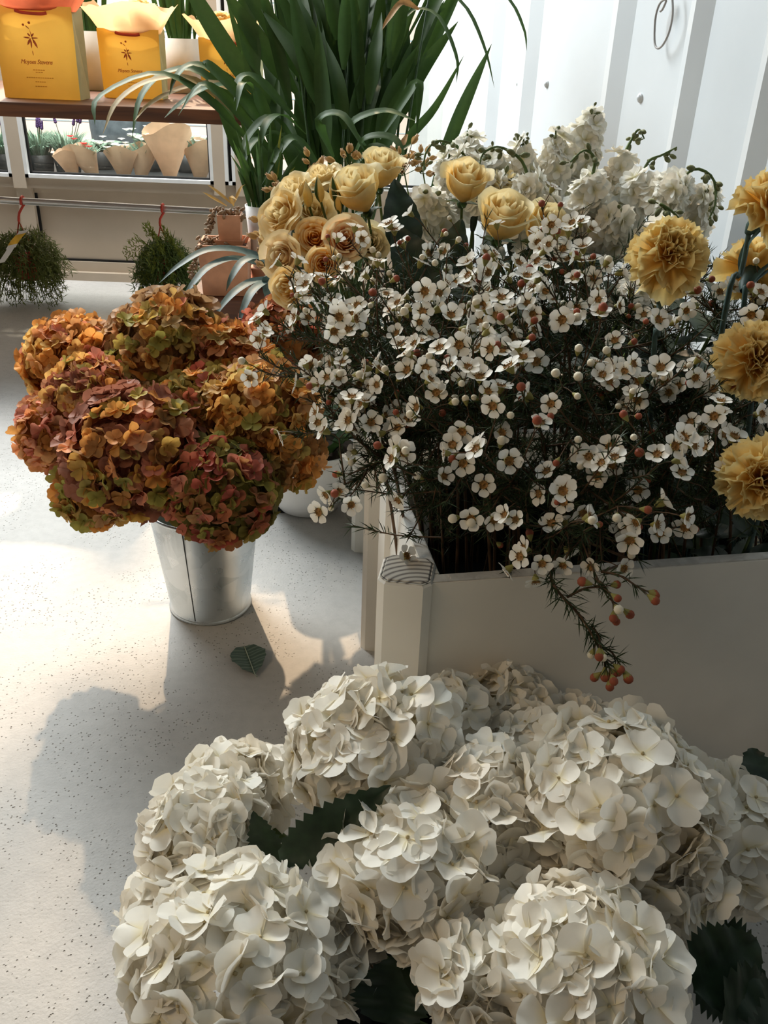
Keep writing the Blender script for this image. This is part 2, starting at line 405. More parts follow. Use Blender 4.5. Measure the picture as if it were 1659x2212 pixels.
mb.box(((xp[0][0] + xp[0][1]) / 2 + 0.005, YB + 0.02, z_rail / 2), (0.055, 0.05, z_rail))
mb.box(((XL + XR) / 2, YB + 0.02, (z_rail + zb(250, 424)) / 2), (XR - XL, 0.02, z_rail - zb(250, 424)))
structure(mb.obj('wall_back', m_frame, smooth=False))
g = MB(); g.box((xp[0][1] + 0.012, YB + 0.022, z_rail / 2), (0.010, 0.012, z_rail)); g.box(((XL + XR) / 2, YB + 0.024, z_groove), (XR - XL, 0.01, 0.007))
structure(g.obj('trim_1', m_black, smooth=False))
structure(MB().box(((XL + XR) / 2, YB + 0.005, z_base / 2 - 0.0), (XR - XL, 0.03, z_base)).obj('baseboard_back', m_frame, smooth=False))
xs = [XL + 0.04] + [q for ab in xp for q in ab] + [XR]
for i in range(4):
    a, b = xs[2 * i], xs[2 * i + 1]
    fr = MB(); t = 0.012
    for (cx, cz, sx, sz) in (((a + b) / 2, z_sill + t / 2, b - a, t), ((a + b) / 2, ZT - t / 2, b - a, t), (a + t / 2, (z_sill + ZT) / 2, t, ZT - z_sill), (b - t / 2, (z_sill + ZT) / 2, t, ZT - z_sill)):
        fr.box((cx, YB - 0.005, cz), (sx, 0.03, sz))
    w = structure(fr.obj('window_%d' % (i + 1), m_bead, smooth=False))
    gk = MB(); t2 = 0.007
    for (cx, cz, sx, sz) in (((a + b) / 2, z_sill + t + t2 / 2, b - a - 2 * t, t2), (a + t + t2 / 2, (z_sill + ZT) / 2, t2, ZT - z_sill - .03), (b - t - t2 / 2, (z_sill + ZT) / 2, t2, ZT - z_sill - .03)):
        gk.box((cx, YB + 0.004, cz), (sx, 0.012, sz))
    o = gk.obj('gasket', m_black, smooth=False); o.parent = w
    gl = MB(); gl.box(((a + b) / 2, YB + 0.012, (z_sill + ZT) / 2), (b - a - 0.02, 0.004, ZT - z_sill - 0.02))
    o = gl.obj('glass_pane', m_glass, smooth=False); o.parent = w

# corrugated right wall: ribs placed along a line that recedes to the back left
W0 = np.array([0.640, 1.45]); WD = np.array([-0.255, 0.967]); WN = np.array([-0.967, -0.255])
def wall_s(px, py=60):
    r = ray(px, py)[:2]; A = np.array([[r[0], -WD[0]], [r[1], -WD[1]]]); return np.linalg.solve(A, W0)[1]
ribs = [(888, 898, 921), (905, 921, 960)][1:] + [(1060, 1077, 1112), (1138, 1154, 1195), (1328, 1344, 1405), (1494, 1511, 1577), (1668, 1690, 1775)]
prof = [(2.1, 0.0)]
for a, b, c in ribs:
    sa, sb, sc = wall_s(a), wall_s(b), wall_s(c)
    prof += [(sa + 0.004, 0.0), (sa - 0.012, 0.016), (sb - 0.004, 0.018), ((sb + sc) / 2 + 0.01, 0.0)]
prof += [(wall_s(1775) - 0.12, 0.0), (wall_s(1775) - 0.16, 0.018), (-1.2, 0.018)]
prof = sorted(set(prof), key=lambda t: -t[0])
G = []
for z in (0.0, 0.8, 1.6, 2.4):
    G.append([(W0[0] + WD[0] * s + WN[0] * d, W0[1] + WD[1] * s + WN[1] * d, z) for s, d in prof])
for z in (2.4, 0.0):
    G.append([(W0[0] + WD[0] * s - WN[0] * 0.04, W0[1] + WD[1] * s - WN[1] * 0.04, z) for s, d in prof])
structure(MB().grid(np.array(G)).obj('wall_right', m_sheet, smooth=False))
def on_wall(px, py, off=0.004):
    s = wall_s(px, py); p = W0 + WD * s + WN * off
    r = ray(px, py); k = np.dot(p, r[:2]) / np.dot(r[:2], r[:2]); return np.array([p[0], p[1], CZ + r[2] * k])
for i, (px, py, w) in enumerate([(1121, 180, 'leftmost of three on the corrugated white wall'), (1182, 181, 'middle of three on the corrugated white wall'), (1384, 211, 'rightmost of three on the corrugated white wall')]):
    p = on_wall(px, py, 0.0); b = MB(); R3 = zframe((WN[0], WN[1], 0))
    b.ball(p + np.array([WN[0], WN[1], 0]) * .004, 0.0062, M3=R3, sz=0.7, nu=7, nv=12)
    b.lathe([(0.0001, 0.004), (0.009, 0.003), (0.009, -0.002)], 14)
    b.v[-1] = b.v[-1] @ R3.T + p + np.array([WN[0], WN[1], 0]) * .0005
    tag(b.obj('wall_bolt', m_sheet), 'small white bolt head, ' + w, 'bolt', 'bolt heads on the corrugated wall')
lp = [on_wall(px, py, 0.02) for px, py in ((1472, -20), (1474, 30), (1466, 70), (1452, 98), (1440, 105), (1434, 90), (1436, 40), (1446, 8), (1460, 0), (1452, 20), (1447, 25))]
tag(MB().tube(bez(lp, 40), 0.0022, n=6).obj('wire_loop', simple('grey_wire', (0.30, 0.29, 0.28), 0.5)), 'thin grey wire loop hanging against the corrugated white wall', 'wire')

# ------------------------------------------------------------------ outdoors behind the glass
m_pave = simple('outdoor_paving', (0.45, 0.43, 0.40), 0.8)
structure(MB().box((-1.2, 5.4, -0.05), (8, 4.0, 0.1)).obj('ground', m_pave, smooth=False))
m_siding = simple('pale_siding', (0.78, 0.66, 0.58), 0.7, var=0.05, scale=3)
sd = MB()
for k in range(20): sd.box((-1.6, 5.6 - 0.006 * (k % 2), 0.1 + 0.16 * k), (6.0, 0.04, 0.152))
structure(sd.obj('wall_outside', m_siding, smooth=False))
bench_z = z_sill - 0.045
bt = thing('plant_bench', (-1.1, 3.75, 0), 'dark plant bench outside the window under the lavender and wrapped bouquets', 'bench')
MB().box((-1.3, 3.75, bench_z - 0.02), (2.4, 0.62, 0.04)).obj('bench_top', m_blackp, bt, smooth=False)
for dx in (-1.2, 1.2):
    for dy in (-0.25, 0.25): MB().box((-1.3 + dx * .92, 3.75 + dy, (bench_z - 0.04) / 2), (0.04, 0.04, bench_z - 0.04)).obj('leg', m_blackp, bt, smooth=False)
rng = random.Random(5)
m_lav = floral('lavender_leaf', (0.26, 0.38, 0.28), trans=0.2, var=0.4)
m_lavf = floral('lavender_flower', (0.14, 0.08, 0.22), trans=0.1, var=0.3)
for (px, nsp, lab) in ((18, 4, 'grey-green lavender with purple tips, behind the left pane'), (92, 6, 'grey-green lavender with tall purple tips, leftmost behind the wide pane'), (150, 4, 'grey-green lavender beside the first kraft wrap, behind the wide pane')):
    c = aty(px, 375, 3.72); c[2] = bench_z
    t = thing('lavender', c, lab, 'plant', 'lavender plants outside')
    MB().lathe([(0.045, 0), (0.055, 0.07), (0.05, 0.07), (0.048, 0.06), (0.001, 0.06)], 20, cen=c).obj('pot', m_blackp, t)
    mb = MB()
    for k in range(240):
        a = rng.uniform(0, 6.28); r = rng.uniform(0, .035); h = rng.uniform(.04, .10); s = rng.uniform(.02, .075)
        p0 = c + np.array([r * math.cos(a), r * math.sin(a), .06]); p1 = p0 + np.array([s * math.cos(a), s * math.sin(a), h])
        blade(mb, bez([p0, (p0 + p1) / 2 + np.array([0, 0, .02]), p1], 4), 0.006)
    mb.obj('foliage', m_lav, t)
    for k in range(nsp):
        x = rng.uniform(-.07, .07); y = rng.uniform(-.04, .04); p0 = c + np.array([x * .4, y * .4, .1]); p1 = c + np.array([x, y, rng.uniform(.165, .20)])
        s = MB().tube([p0, p1], 0.0012, n=4).obj('flower_stalk', m_stem, t)
        q = MB(); d = nrm(p1 - p0)
        for j in range(5): q.ball(p1 + d * (.006 * j), .0075 - .0007 * j, nu=4, nv=6)
        f = q.obj('flower_spike', m_lavf, s); f.location = (0, 0, 0)
        s.data.transform(Matrix.Identity(4)); f.data.transform(Matrix.Translation(-Vector(c)))
def kraft(px, py, h, w, tiltx, tilty, lab, flowers=None):
    c = aty(px, py, 3.62); c[2] = bench_z + 0.002
    t = thing('wrapped_bouquet', c, lab, 'bouquet', 'kraft wrapped bouquets outside')
    G = []
    for i in range(9):
        u = i / 8; row = []
        for q in np.linspace(0, 2 * math.pi, 25)[:-1]:
            r = (.018 + (w / 2 - .018) * u) * (1 + .10 * math.sin(3 * q + px) * u + .05 * math.sin(7 * q) * u)
            hh = h * u * (1 + .14 * u * math.sin(2 * q + px * .3))
            row.append(c + np.array([r * math.cos(q) + tiltx * hh, .6 * r * math.sin(q) + tilty * hh, hh]))
        G.append(row)
    MB().grid(np.array(G), closed=True).obj('paper_wrap', m_kraft, t)
    if flowers:
        fm, n = flowers
        lf = MB()
        for k in range(50):
            a = rng.uniform(0, 6.28); p0 = c + np.array([tiltx * h * .6, tilty * h * .6, h * .6]); p1 = p0 + np.array([rng.uniform(-.5, .5) * w, rng.uniform(-.3, .3) * w, rng.uniform(.3, .62) * h])
            blade(lf, bez([p0, (p0 + p1) / 2, p1], 4), .010)
        lf.obj('greenery', m_lav, t)
        for k in range(n):
            p = c + np.array([tiltx * h + rng.uniform(-.5, .5) * w, tilty * h + rng.uniform(-.3, .25) * w, h * rng.uniform(1.0, 1.4)])
            q = MB()
            for j in range(6): q.grid(rotz(roty(petal(.015, .013, 4, 3, cup=.2, lift=.35), 0), j * 1.05) + p)
            q.obj('flower_head', fm, t)
m_wf = floral('white_flower', (0.92, 0.92, 0.86), trans=0.3, var=0.05)
m_pf = floral('pink_flower', (0.85, 0.30, 0.38), trans=0.3, var=0.2)
m_rf = floral('red_flower', (0.75, 0.05, 0.05), trans=0.3, var=0.2)
kraft(160, 382, .09, .10, -.25, -.1, 'low kraft paper cone leaning left beside the lavender behind the pane')
kraft(205, 384, .11, .13, -.45, .0, 'kraft wrapped bouquet leaning left with a few white and red blooms', (m_rf, 4))
kraft(268, 386, .11, .14, .05, .0, 'kraft wrapped bouquet of white blooms in the middle of the wide pane', (m_wf, 10))
kraft(305, 388, .12, .12, .2, .05, 'open kraft wrapped bouquet of white blooms left of the tall kraft cone', (m_wf, 10))
kraft(368, 390, .19, .19, .05, -.1, 'largest kraft paper cone behind the wide window pane')
kraft(432, 392, .14, .14, .1, .0, 'rightmost kraft wrapped bouquet behind the wide pane, white blooms above', (m_wf, 8))
def blossoms(px, py, Y, n, fm, lab, spread=.09):
    c = aty(px, 385, Y); c[2] = bench_z; top = aty(px, py, Y)
    t = thing('potted_flowers', c, lab, 'plant', 'potted flowers outside')
    MB().lathe([(0.045, 0), (0.055, 0.07), (0.05, 0.07), (0.048, 0.06), (0.001, 0.06)], 20, cen=c).obj('pot', m_blackp, t)
    lf = MB()
    for k in range(120):
        p0 = c + np.array([rng.uniform(-.03, .03), rng.uniform(-.03, .03), .06]); p1 = np.array([c[0] + rng.uniform(-1, 1) * spread, c[1] + rng.uniform(-.7, .7) * spread, c[2] + rng.uniform(.5, 1.0) * (top[2] - c[2])])
        blade(lf, bez([p0, (p0 + p1) / 2 + np.array([0, 0, .02]), p1], 4), .014)
    lf.obj('foliage', m_lav, t)
    for k in range(n):
        p = np.array([c[0] + rng.uniform(-1, 1) * spread, c[1] + rng.uniform(-.7, .5) * spread, top[2] + rng.uniform(-.03, .025)])
        q = MB()
        for j in range(6): q.grid(rotz(petal(.018, .017, 4, 3, cup=.2, lift=.4), j * 1.05) + p)
        q.obj('flower_head', fm, t)
blossoms(225, 305, 3.9, 8, m_wf, 'white flowering plant outdoors behind the leaning kraft bouquet')
blossoms(330, 290, 3.9, 14, m_wf, 'white flowering plant outdoors behind the open kraft bouquets')
blossoms(410, 295, 3.9, 10, m_wf, 'white flowering plant outdoors right of the tall kraft cone')
blossoms(515, 255, 3.75, 14, m_pf, 'pink flowering plant outdoors behind the narrow pane', .11)
c = aty(277, 380, 4.35); c[2] = 0
t = thing('tall_planter', c, 'tall dark grey planter standing outside behind the white flowers', 'planter')
MB().lathe([(0.12, 0), (0.17, 0.78), (0.155, 0.78), (0.15, 0.72), (0.001, 0.72)], 28, cen=c, cap=True).obj('body', simple('slate', (0.10, 0.12, 0.135), 0.6), t)

rt = random.Random(21)
tr = thing('added_shade_tree', (-2.1, 6.9, 0), 'leafy tree added out of view outside the shop front to dapple the sun', 'tree')  # unseen tree, its crown placed to break up the sun on the near floor
MB().tube(bez([(-2.1, 6.9, 0), (-2.05, 6.9, 2.5), (-2.1, 6.85, 5.2)], 10), .11, .05, n=10).obj('trunk', m_stool, tr)
tl = MB()
for k in range(3700):
    d = nrm([rt.gauss(0, 1), rt.gauss(0, 1), rt.gauss(0, 1)]); q = np.array([-1.9, 6.6, 7.42]) + d * np.array([2.2, 1.5, 1.65]) * rt.uniform(.2, 1) ** .5
    F = zframe([rt.gauss(0, 1), rt.gauss(0, 1), rt.gauss(0, 1) + 1.0], rt.uniform(0, 6)); L = rt.uniform(.10, .20)
    tl.grid(tl.xf(petal(L, L * .7, 4, 3, cup=.1, power=.8).reshape(-1, 3), F, q).reshape(4, 3, 3))
tl.obj('crown', m_leaf, tr)

# ------------------------------------------------------------------ pipe with hanging plants
YP = 2.92
p0, p1 = aty(0, 432, YP), aty(480, 458, YP); dv = (p1 - p0); a = p0 - dv * 1.2; b = p1 + dv * 0.5
t = thing('pipe_rail', (p0 + p1) / 2, 'pale metal pipe running low across the shop front', 'pipe')
MB().tube([a, b], 0.011, n=14).obj('pipe', m_chrome, t)
for s in (.12, .93):
    q = a + (b - a) * s
    MB().box((q[0], (q[1] + YB + .03) / 2, q[2] - .018), (0.03, YB + .03 - q[1] + .02, 0.014)).obj('bracket', m_frame, t, smooth=False)
def hanging(px, name, lab, fern):
    top = p0 + dv * (px / 480.0); c = aty(px + (12 if px < 200 else 8), (570 if px < 200 else 580), YP); c[1] = YP; rad = .122 if not fern else .10
    rr = random.Random(px)
    t = thing(name, (c[0], c[1], c[2] - .06), lab, 'hanging plant')
    pot = MB().lathe([(0.028, -.05), (0.042, .03), (0.039, .03), (.035, .015), (.001, .015)], 20, cen=c, cap=True).obj('pot', m_red, t)
    hk = MB(); n = c + np.array([-.006, 0, .135])
    ring = [top + np.array([.002, .014 * math.cos(q), .014 * math.sin(q)]) for q in np.linspace(-.5 * math.pi, 1.2 * math.pi, 14)]
    hk.tube(bez([n, (n + ring[0]) / 2 + np.array([-.006, 0, 0])] + ring, 28), 0.0042, n=6)
    for sx in (-1, 1): hk.tube([n, c + np.array([sx * .036, 0, .025])], 0.0022, n=5)
    hk.obj('hanger', m_red, t)
    mb = MB()
    for k in range(420):
        d = nrm([rr.gauss(0, 1), rr.gauss(0, .8), rr.gauss(-.05, .75)]); L = rad * rr.uniform(.75, 1.12)
        q0 = c + np.array([d[0] * .03, d[1] * .03, .02 + max(-.06, d[2] * .03)]); q2 = c + d * L + np.array([0, 0, -.012 - .02 * abs(d[0])]); q1 = (q0 + q2) / 2 + np.array([0, 0, .03])
        P = bez([q0, q1, q2], 6); mb.tube(P, .0016, .0008, n=3, cap=False)
        for j in range(3, 6):
            for m in range(4):
                e = P[j] + np.array([rr.gauss(0, 1), rr.gauss(0, 1), rr.gauss(.0, 1)]) * .011
                blade(mb, [P[j], (P[j] + e) / 2, e], .0035)
    mb.obj('foliage', floral('moss_green_' + name, (0.17, 0.20, 0.05) if not fern else (0.12, 0.18, 0.045), trans=.2, var=.5), t)
    if fern:
        fr = MB()
        for (ex, ez, ey) in ((-.115, .05, -.02), (-.05, .115, 0), (.03, .11, -.03), (.07, .06, -.05), (-.02, .03, -.10), (.04, -.01, -.09), (-.06, -.02, -.08), (.09, .0, -.04), (0, .08, -.06)):
            q0 = c + np.array([0, 0, .03]); q2 = c + np.array([ex, ey, ez]); P = bez([q0, (q0 + q2) / 2 + np.array([0, 0, .035]), q2], 14)
            fr.tube(P, .0014, .0006, n=3, cap=False)
            for j in range(3, 14):
                for sg in (-1, 1):
                    e = P[j] + (P[13] - P[6]) * .16 + sg * np.array([.5, -.2, -.9]) * .026 * (1 - abs(j - 7) / 10)
                    for m in range(5):
                        w = P[j] + (e - P[j]) * (m / 4); blade(fr, [w, w + (e - P[j]) * .22 + np.array([rr.gauss(0, .004), rr.gauss(0, .004), rr.gauss(0, .004)]), w + (e - P[j]) * .45 + np.array([rr.gauss(0, .006), 0, rr.gauss(0, .006)])], .0042)
        fr.obj('feathery_fronds', floral('fern_green', (0.22, 0.27, 0.045), trans=.3, var=.3), t)['label'] = 'yellow-green feathery fronds'
    else:
        tg = MB(); q = bez([aty(52, 498, YP - .12), aty(33, 520, YP - .13), aty(18, 545, YP - .135), aty(2, 568, YP - .135)], 10)
        G = [[x + np.array([-.016, 0, -.004]), x + np.array([.016, 0, .004])] for x in q[:6]]; tg.grid(np.array(G), 0)
        G = [[x + np.array([-.012, 0, -.003]), x + np.array([.012, 0, .003])] for x in q[5:]]; tg.grid(np.array(G), 0)
        G = [[x + np.array([-.0165, -.002, -.004]), x + np.array([.0165, -.002, .004])] for x in q[1:5]]; tg.grid(np.array(G), 1)
        tg.obj('plant_tag', [m_bead, simple('tag_yellow', (.85, .50, .06), .5)], t)
hanging(47, 'hanging_moss_ball', 'mossy green hanging ball with a white and yellow tag, left on the pipe', False)
hanging(350, 'hanging_fern', 'feathery green hanging fern on a red hanger, right on the pipe', True)

# ------------------------------------------------------------------ wooden counter with bags and pots
SY = 2.30; sz = aty(240, 229, SY)[2]; sx1 = aty(542, 262, SY)[0]; sx0 = -1.95
t = thing('wooden_counter', ((sx0 + sx1) / 2, SY + .4, 0), 'dark brown wooden counter carrying the yellow gift bags', 'counter')
MB().box(((sx0 + sx1) / 2, SY + 0.42, sz - 0.016), (sx1 - sx0, 0.84, 0.032), bev=.004).obj('counter_top', m_shelf, t, smooth=False)
for x, y in ((sx0 + .05, SY + .78), (sx1 - .04, SY + .78), (sx0 + .05, SY + .1)): MB().box((x, y, (sz - .032) / 2), (0.035, 0.035, sz - .032)).obj('leg', m_bead, t, smooth=False)
m_txt = m_print
def bag(px0, px1, pyb, pyt, Y, lab, tissue, tone=0):
    pl, pr = aty(px0, pyb, Y), aty(px1, pyb, Y); w = pr[0] - pl[0]; H = aty((px0 + px1) / 2, pyt, Y)[2] - sz; D = w * .42
    cx = (pl[0] + pr[0]) / 2; c = np.array([cx, Y + D / 2, sz + .001])
    t = thing('gift_bag', c, lab, 'bag', 'yellow gift bags on the counter')
    hw, top = w / 2, w / 2 * 1.035
    b = MB(); zt = c[2] + H; yF, yB = Y, Y + D; ins = D * .30
    def V(x, y, z): return (cx + x, y, z)
    A = [V(-hw, yF, c[2]), V(hw, yF, c[2]), V(hw, yB, c[2]), V(-hw, yB, c[2]), V(-top, yF, zt), V(top, yF, zt), V(top - ins * .6, (yF + yB) / 2, zt), V(top, yB, zt), V(-top, yB, zt), V(-top + ins * .6, (yF + yB) / 2, zt), V(hw, (yF + yB) / 2, c[2]), V(-hw, (yF + yB) / 2, c[2]), V(hw * .985, (yF + yB) / 2, c[2] + H * .45), V(-hw * .985, (yF + yB) / 2, c[2] + H * .45)]
    b.add(A, [(0, 1, 5, 4), (2, 3, 8, 7), (0, 3, 2, 1)], 0)
    b.add(A, [(1, 10, 12), (1, 12, 6, 5), (10, 2, 12), (2, 7, 6, 12), (11, 0, 13), (0, 4, 9, 13), (3, 11, 13), (8, 3, 13, 9)], 1)
    b.obj('body', [m_yellow, m_side], t, smooth=False)
    hd = MB(); ys = yF - .003
    hd.tube(bez([V(-w * .20, ys, zt - H * .055), V(-w * .1, ys - .004, zt - H * .075), V(w * .12, ys - .004, zt - H * .082), V(w * .20, ys, zt - H * .07)], 14), .0036, n=8)
    hd.obj('cord_handle', m_cord, t)
    em = MB(); ec = np.array([cx - w * .05, yF - .0012, c[2] + H * .66]); s = H * .17
    def lf(x, z, dx, dz, L, wd):
        d = nrm([dx, 0, dz]); n = np.array([-d[2], 0, d[0]]); pp = [ec + s * np.array([x, 0, z]) + d * L * s * u + n * wd * s * k for u, k in ((0, 0), (.35, .5), (.7, .4), (1, 0), (.7, -.4), (.35, -.5))]
        em.add(pp, [tuple(range(6))])
    for q in ((-.32, .78, -.8, .3, .2, .16), (-.02, .86, .3, .7, .2, .2), (-.3, .8, .6, -.5, .38, .07), (-.02, .55, .25, -1, .9, .06), (0, 0, -1, .1, .55, .10), (0, 0, 1, .05, .55, .09), (0, .0, -.6, -.9, .55, .16), (.1, 0, .5, -1, .7, .17), (0, -.05, -.05, -1, .6, .12), (0, -.75, .1, -1, .35, .06), (0, .1, -.5, .5, .3, .12), (.05, .1, .5, .5, .3, .12)): lf(*q)
    em.obj('flower_emblem', m_print, t, smooth=False)
    cu = bpy.data.curves.new('lettering', 'FONT'); cu.body = 'Moyses Stevens'; cu.align_x = 'CENTER'; cu.shear = .35; cu.size = H * .12; cu.space_character = .9; cu.extrude = .0002
    tmp = bpy.data.objects.new('lettering', cu); COL.objects.link(tmp); bpy.context.view_layer.update()
    me = bpy.data.meshes.new_from_object(tmp.evaluated_get(bpy.context.evaluated_depsgraph_get())); bpy.data.objects.remove(tmp)
    me.materials.clear(); me.materials.append(m_print)
    xw = max(v.co.x for v in me.vertices) - min(v.co.x for v in me.vertices); k = w * .42 / xw
    inst('shop_name', me, t, np.array([[k, 0, 0], [0, 0, -1], [0, k, 0]]), (cx - w * .02, yF - .001, c[2] + H * .385))
    sm = MB()
    for z, ww, n in ((.32, .16, 5), (.295, .10, 3), (.235, .36, 12), (.19, .14, 5), (.14, .16, 5)):
        for k in range(n): sm.box((cx + w * (ww * ((k + .5) / n - .5)), yF - .0007, c[2] + H * z), (w * ww / n * .75, .0006, H * .009))
    sm.obj('small_print', simple('ochre_print', (.62, .28, .03), .7), t, smooth=False)
    # tissue and flowers inside
    rr = random.Random(int(px0) + 7); G = []; n = 40
    hs = [(0, .93), (.0, 1.0), (.09, 1.14), (.24, 1.36), (.38, 1.62)]
    for i, (dz, sc) in enumerate(hs):
        row = []
        for j in range(n):
            q = 2 * math.pi * j / n; jag = (.16 * math.sin(3 * q + px0) + .10 * math.sin(5 * q + 1.3) + .08 * math.sin(11 * q + px0)) * (i / 4)
            row.append((cx + top * sc * .93 * math.copysign(abs(math.cos(q)) ** .6, math.cos(q)) * (1 + .04 * math.sin(9 * q) * i / 4), Y + D / 2 + D * .47 * sc * (1 + .3 * i / 4) * math.copysign(abs(math.sin(q)) ** .6, math.sin(q)), zt - .01 + H * (dz + .28 * jag * (1 if i > 1 else 0))))
        G.append(row)
    MB().grid(np.array(G), closed=True).obj('tissue_paper', tissue, t)
    for k in range(7):
        p = np.array([cx + rr.uniform(-.7, .7) * hw, Y + D * rr.uniform(.2, .8), zt + H * rr.uniform(.18, .30)])
        q = MB()
        for j in range(12): q.grid(rotz(petal(.026 - .001 * j, .026, 5, 5, cup=.25, lift=.2 + .14 * j, ruf=.08, ph=j), j * 2.4) + p)
        q.obj('flower_head', m_rose_y, t)
bag(10, 172, 199, 14, 2.42, 'yellow gift bag with coral tissue, leftmost on the wooden counter', m_tissue_r)
bag(226, 351, 209, 64, 2.55, 'yellow gift bag with peach tissue and open top, middle of the counter', m_tissue)
bag(438, 562, 219, 84, 2.62, 'yellow gift bag with peach tissue, right end of the counter behind palm leaves', m_tissue)
def spiky_pot(px, py, w, Y, pyt, lab):
    c = aty(px, py, Y); c[2] = sz + .001; H = aty(px, pyt, Y)[2] - sz
    t = thing('potted_plant', c, lab, 'plant', 'grey pots of dark green plants on the counter')
    pot = MB().lathe([(w * .42, 0), (w * .5, H), (w * .46, H), (w * .44, H - .012), (.001, H - .012)], 28, cen=c, cap=True).obj('pot', m_grey_pot, t)
    rr = random.Random(px)
    for k in range(26):
        a = rr.uniform(0, 6.28); r = rr.uniform(0, .36) * w; p0 = c + np.array([r * math.cos(a), r * math.sin(a), H - .012]); s = rr.uniform(.0, .06)
        p1 = p0 + np.array([s * math.cos(a), s * math.sin(a), rr.uniform(.16, .30)])
        blade(MB(), bez([p0, (p0 + p1) / 2, p1], 7), .016, (rr.uniform(-1, 1), -1, .2)).obj('leaf', m_palm, t)
spiky_pot(205, 205, .13, 2.86, 68, 'dark green leafy plant in a grey pot between the left two yellow bags')
spiky_pot(398, 214, .125, 2.88, 84, 'dark green leafy plant in a grey pot between the right two yellow bags')

# ------------------------------------------------------------------ low stool with small pots
DS = 1.80
sl, sr = atd(405, 645, DS), atd(640, 655, DS); zs = atd(480, 642, DS)[2]
cx, cy = (sl[0] + sr[0]) / 2, sl[1] + .10
t = thing('wooden_stool', (cx, cy, 0), 'dark wooden stool carrying the pink square pots behind the orange hydrangeas', 'stool')
MB().box((cx, cy, zs - .014), (sr[0] - sl[0], .24, .028), bev=.004).obj('seat', m_stool, t, smooth=False)
MB().box((cx, cy - .095, zs - .06), (sr[0] - sl[0] - .03, .02, .064)).obj('apron', m_stool, t, smooth=False)
for dx in (-1, 1):
    for dy in (-1, 1): MB().box((cx + dx * ((sr[0] - sl[0]) / 2 - .025), cy + dy * .095, (zs - .028) / 2), (.03, .03, zs - .028)).obj('leg', m_stool, t, smooth=False)
def square_pot(c, w, H, lab, rot=0.08):
    t = thing('square_pot_plant', c, lab, 'plant')
    b = MB(); hw = w / 2; rings = []
    for (k, z) in ((.90, 0), (1.0, H), (.92, H), (.88, H - .014)):
        rings.append([(c[0] + k * hw * (x * math.cos(rot) - y * math.sin(rot)), c[1] + k * hw * (x * math.sin(rot) + y * math.cos(rot)), c[2] + z) for x, y in ((-1, -1), (1, -1), (1, 1), (-1, 1))])
    b.grid(np.array(rings), closed=True); b.f.append((3, 2, 1, 0)); b.mi.append(0)
    b.obj('pot', m_terra, t, smooth=False)
    n0 = MB(); n0.box((c[0], c[1], c[2] + H - .016), (w * .87, w * .87, .006), rot); n0.obj('soil', m_soil, t, smooth=False)
    return t
pc = atd(478, 640, DS - .02); pc[2] = zs + .001; pc[1] = max(pc[1], cy - .045)
wp = .100; Hp = atd(478, 536, DS - .06)[2] - zs
tb = square_pot(pc, wp, Hp, 'larger pink square pot of dried succulents standing on the dark stool')
pc2 = pc + np.array([.018, .012, Hp - .012]); pc2[0] = atd(497, 520, DS)[0]
Hp2 = atd(497, 462, DS - .02)[2] - pc2[2]
t2 = square_pot(pc2, .047, Hp2, 'smaller pink square pot of dried succulents, stacked on the larger one')
sq = MB(); hw = .027; rg = [[(pc2[0] + k * x, pc2[1] + k * y, pc2[2] + z) for x, y in ((-1, -1), (1, -1), (1, 1), (-1, 1))] for k, z in ((.024, .001), (.030, .016), (.028, .016), (.024, .004))]
sq.grid(np.array(rg), closed=True).obj('saucer', m_terra, t2, smooth=False)
m_dry = floral('dried_succulent', (0.36, 0.22, 0.12), edge=(.55, .42, .32), trans=0.1, var=0.4)
rr = random.Random(3)
def succ(c, n, trail, par):
    mb = MB()
    for k in range(n):
        p = np.array(c) + np.array([rr.gauss(0, .014), rr.gauss(0, .012), rr.uniform(-.004, .014)]); M3 = zframe([rr.gauss(0, 1), rr.gauss(0, 1), 1])
        mb.ball(p, .007, M3=M3, sx=.5, sy=.5, nu=5, nv=6)
    P = bez(trail, 30)
    mb.tube(P, .0012, n=4)
    for q in P[4:]:
        for m in range(2): mb.ball(q + np.array([rr.gauss(0, .004), rr.gauss(0, .004), rr.gauss(0, .003)]), .0055, M3=zframe([rr.gauss(0, 1), rr.gauss(0, 1), rr.gauss(0, 1)]), sx=.5, sy=.5, nu=5, nv=6)
    mb.obj('trailing_stems', m_dry, par)
ct = np.array([pc2[0], pc2[1], pc2[2] + Hp2 - .006])
succ(ct, 34, [ct, atd(468, 452, DS - .03), atd(455, 480, DS - .03), atd(450, 500, DS - .03)], t2)
lf = MB()
for a, b, c_ in (((500, 440), (470, 415), (447, 398)), ((505, 440), (520, 408), (530, 398)), ((490, 445), (455, 425), (438, 415)), ((505, 445), (498, 425), (512, 432))): blade(lf, bez([atd(*a, DS), atd(*b, DS - .01), atd(*c_, DS - .02)], 8), .008)
lf.obj('dry_leaves', floral('straw_leaf', (.62, .38, .12), trans=.3, var=.2), t2)
cb = np.array([pc[0] - .02, pc[1], pc[2] + Hp - .006])
succ(cb, 26, [cb, atd(430, 535, DS - .05), atd(418, 570, DS - .05), atd(415, 600, DS - .05)], tb)
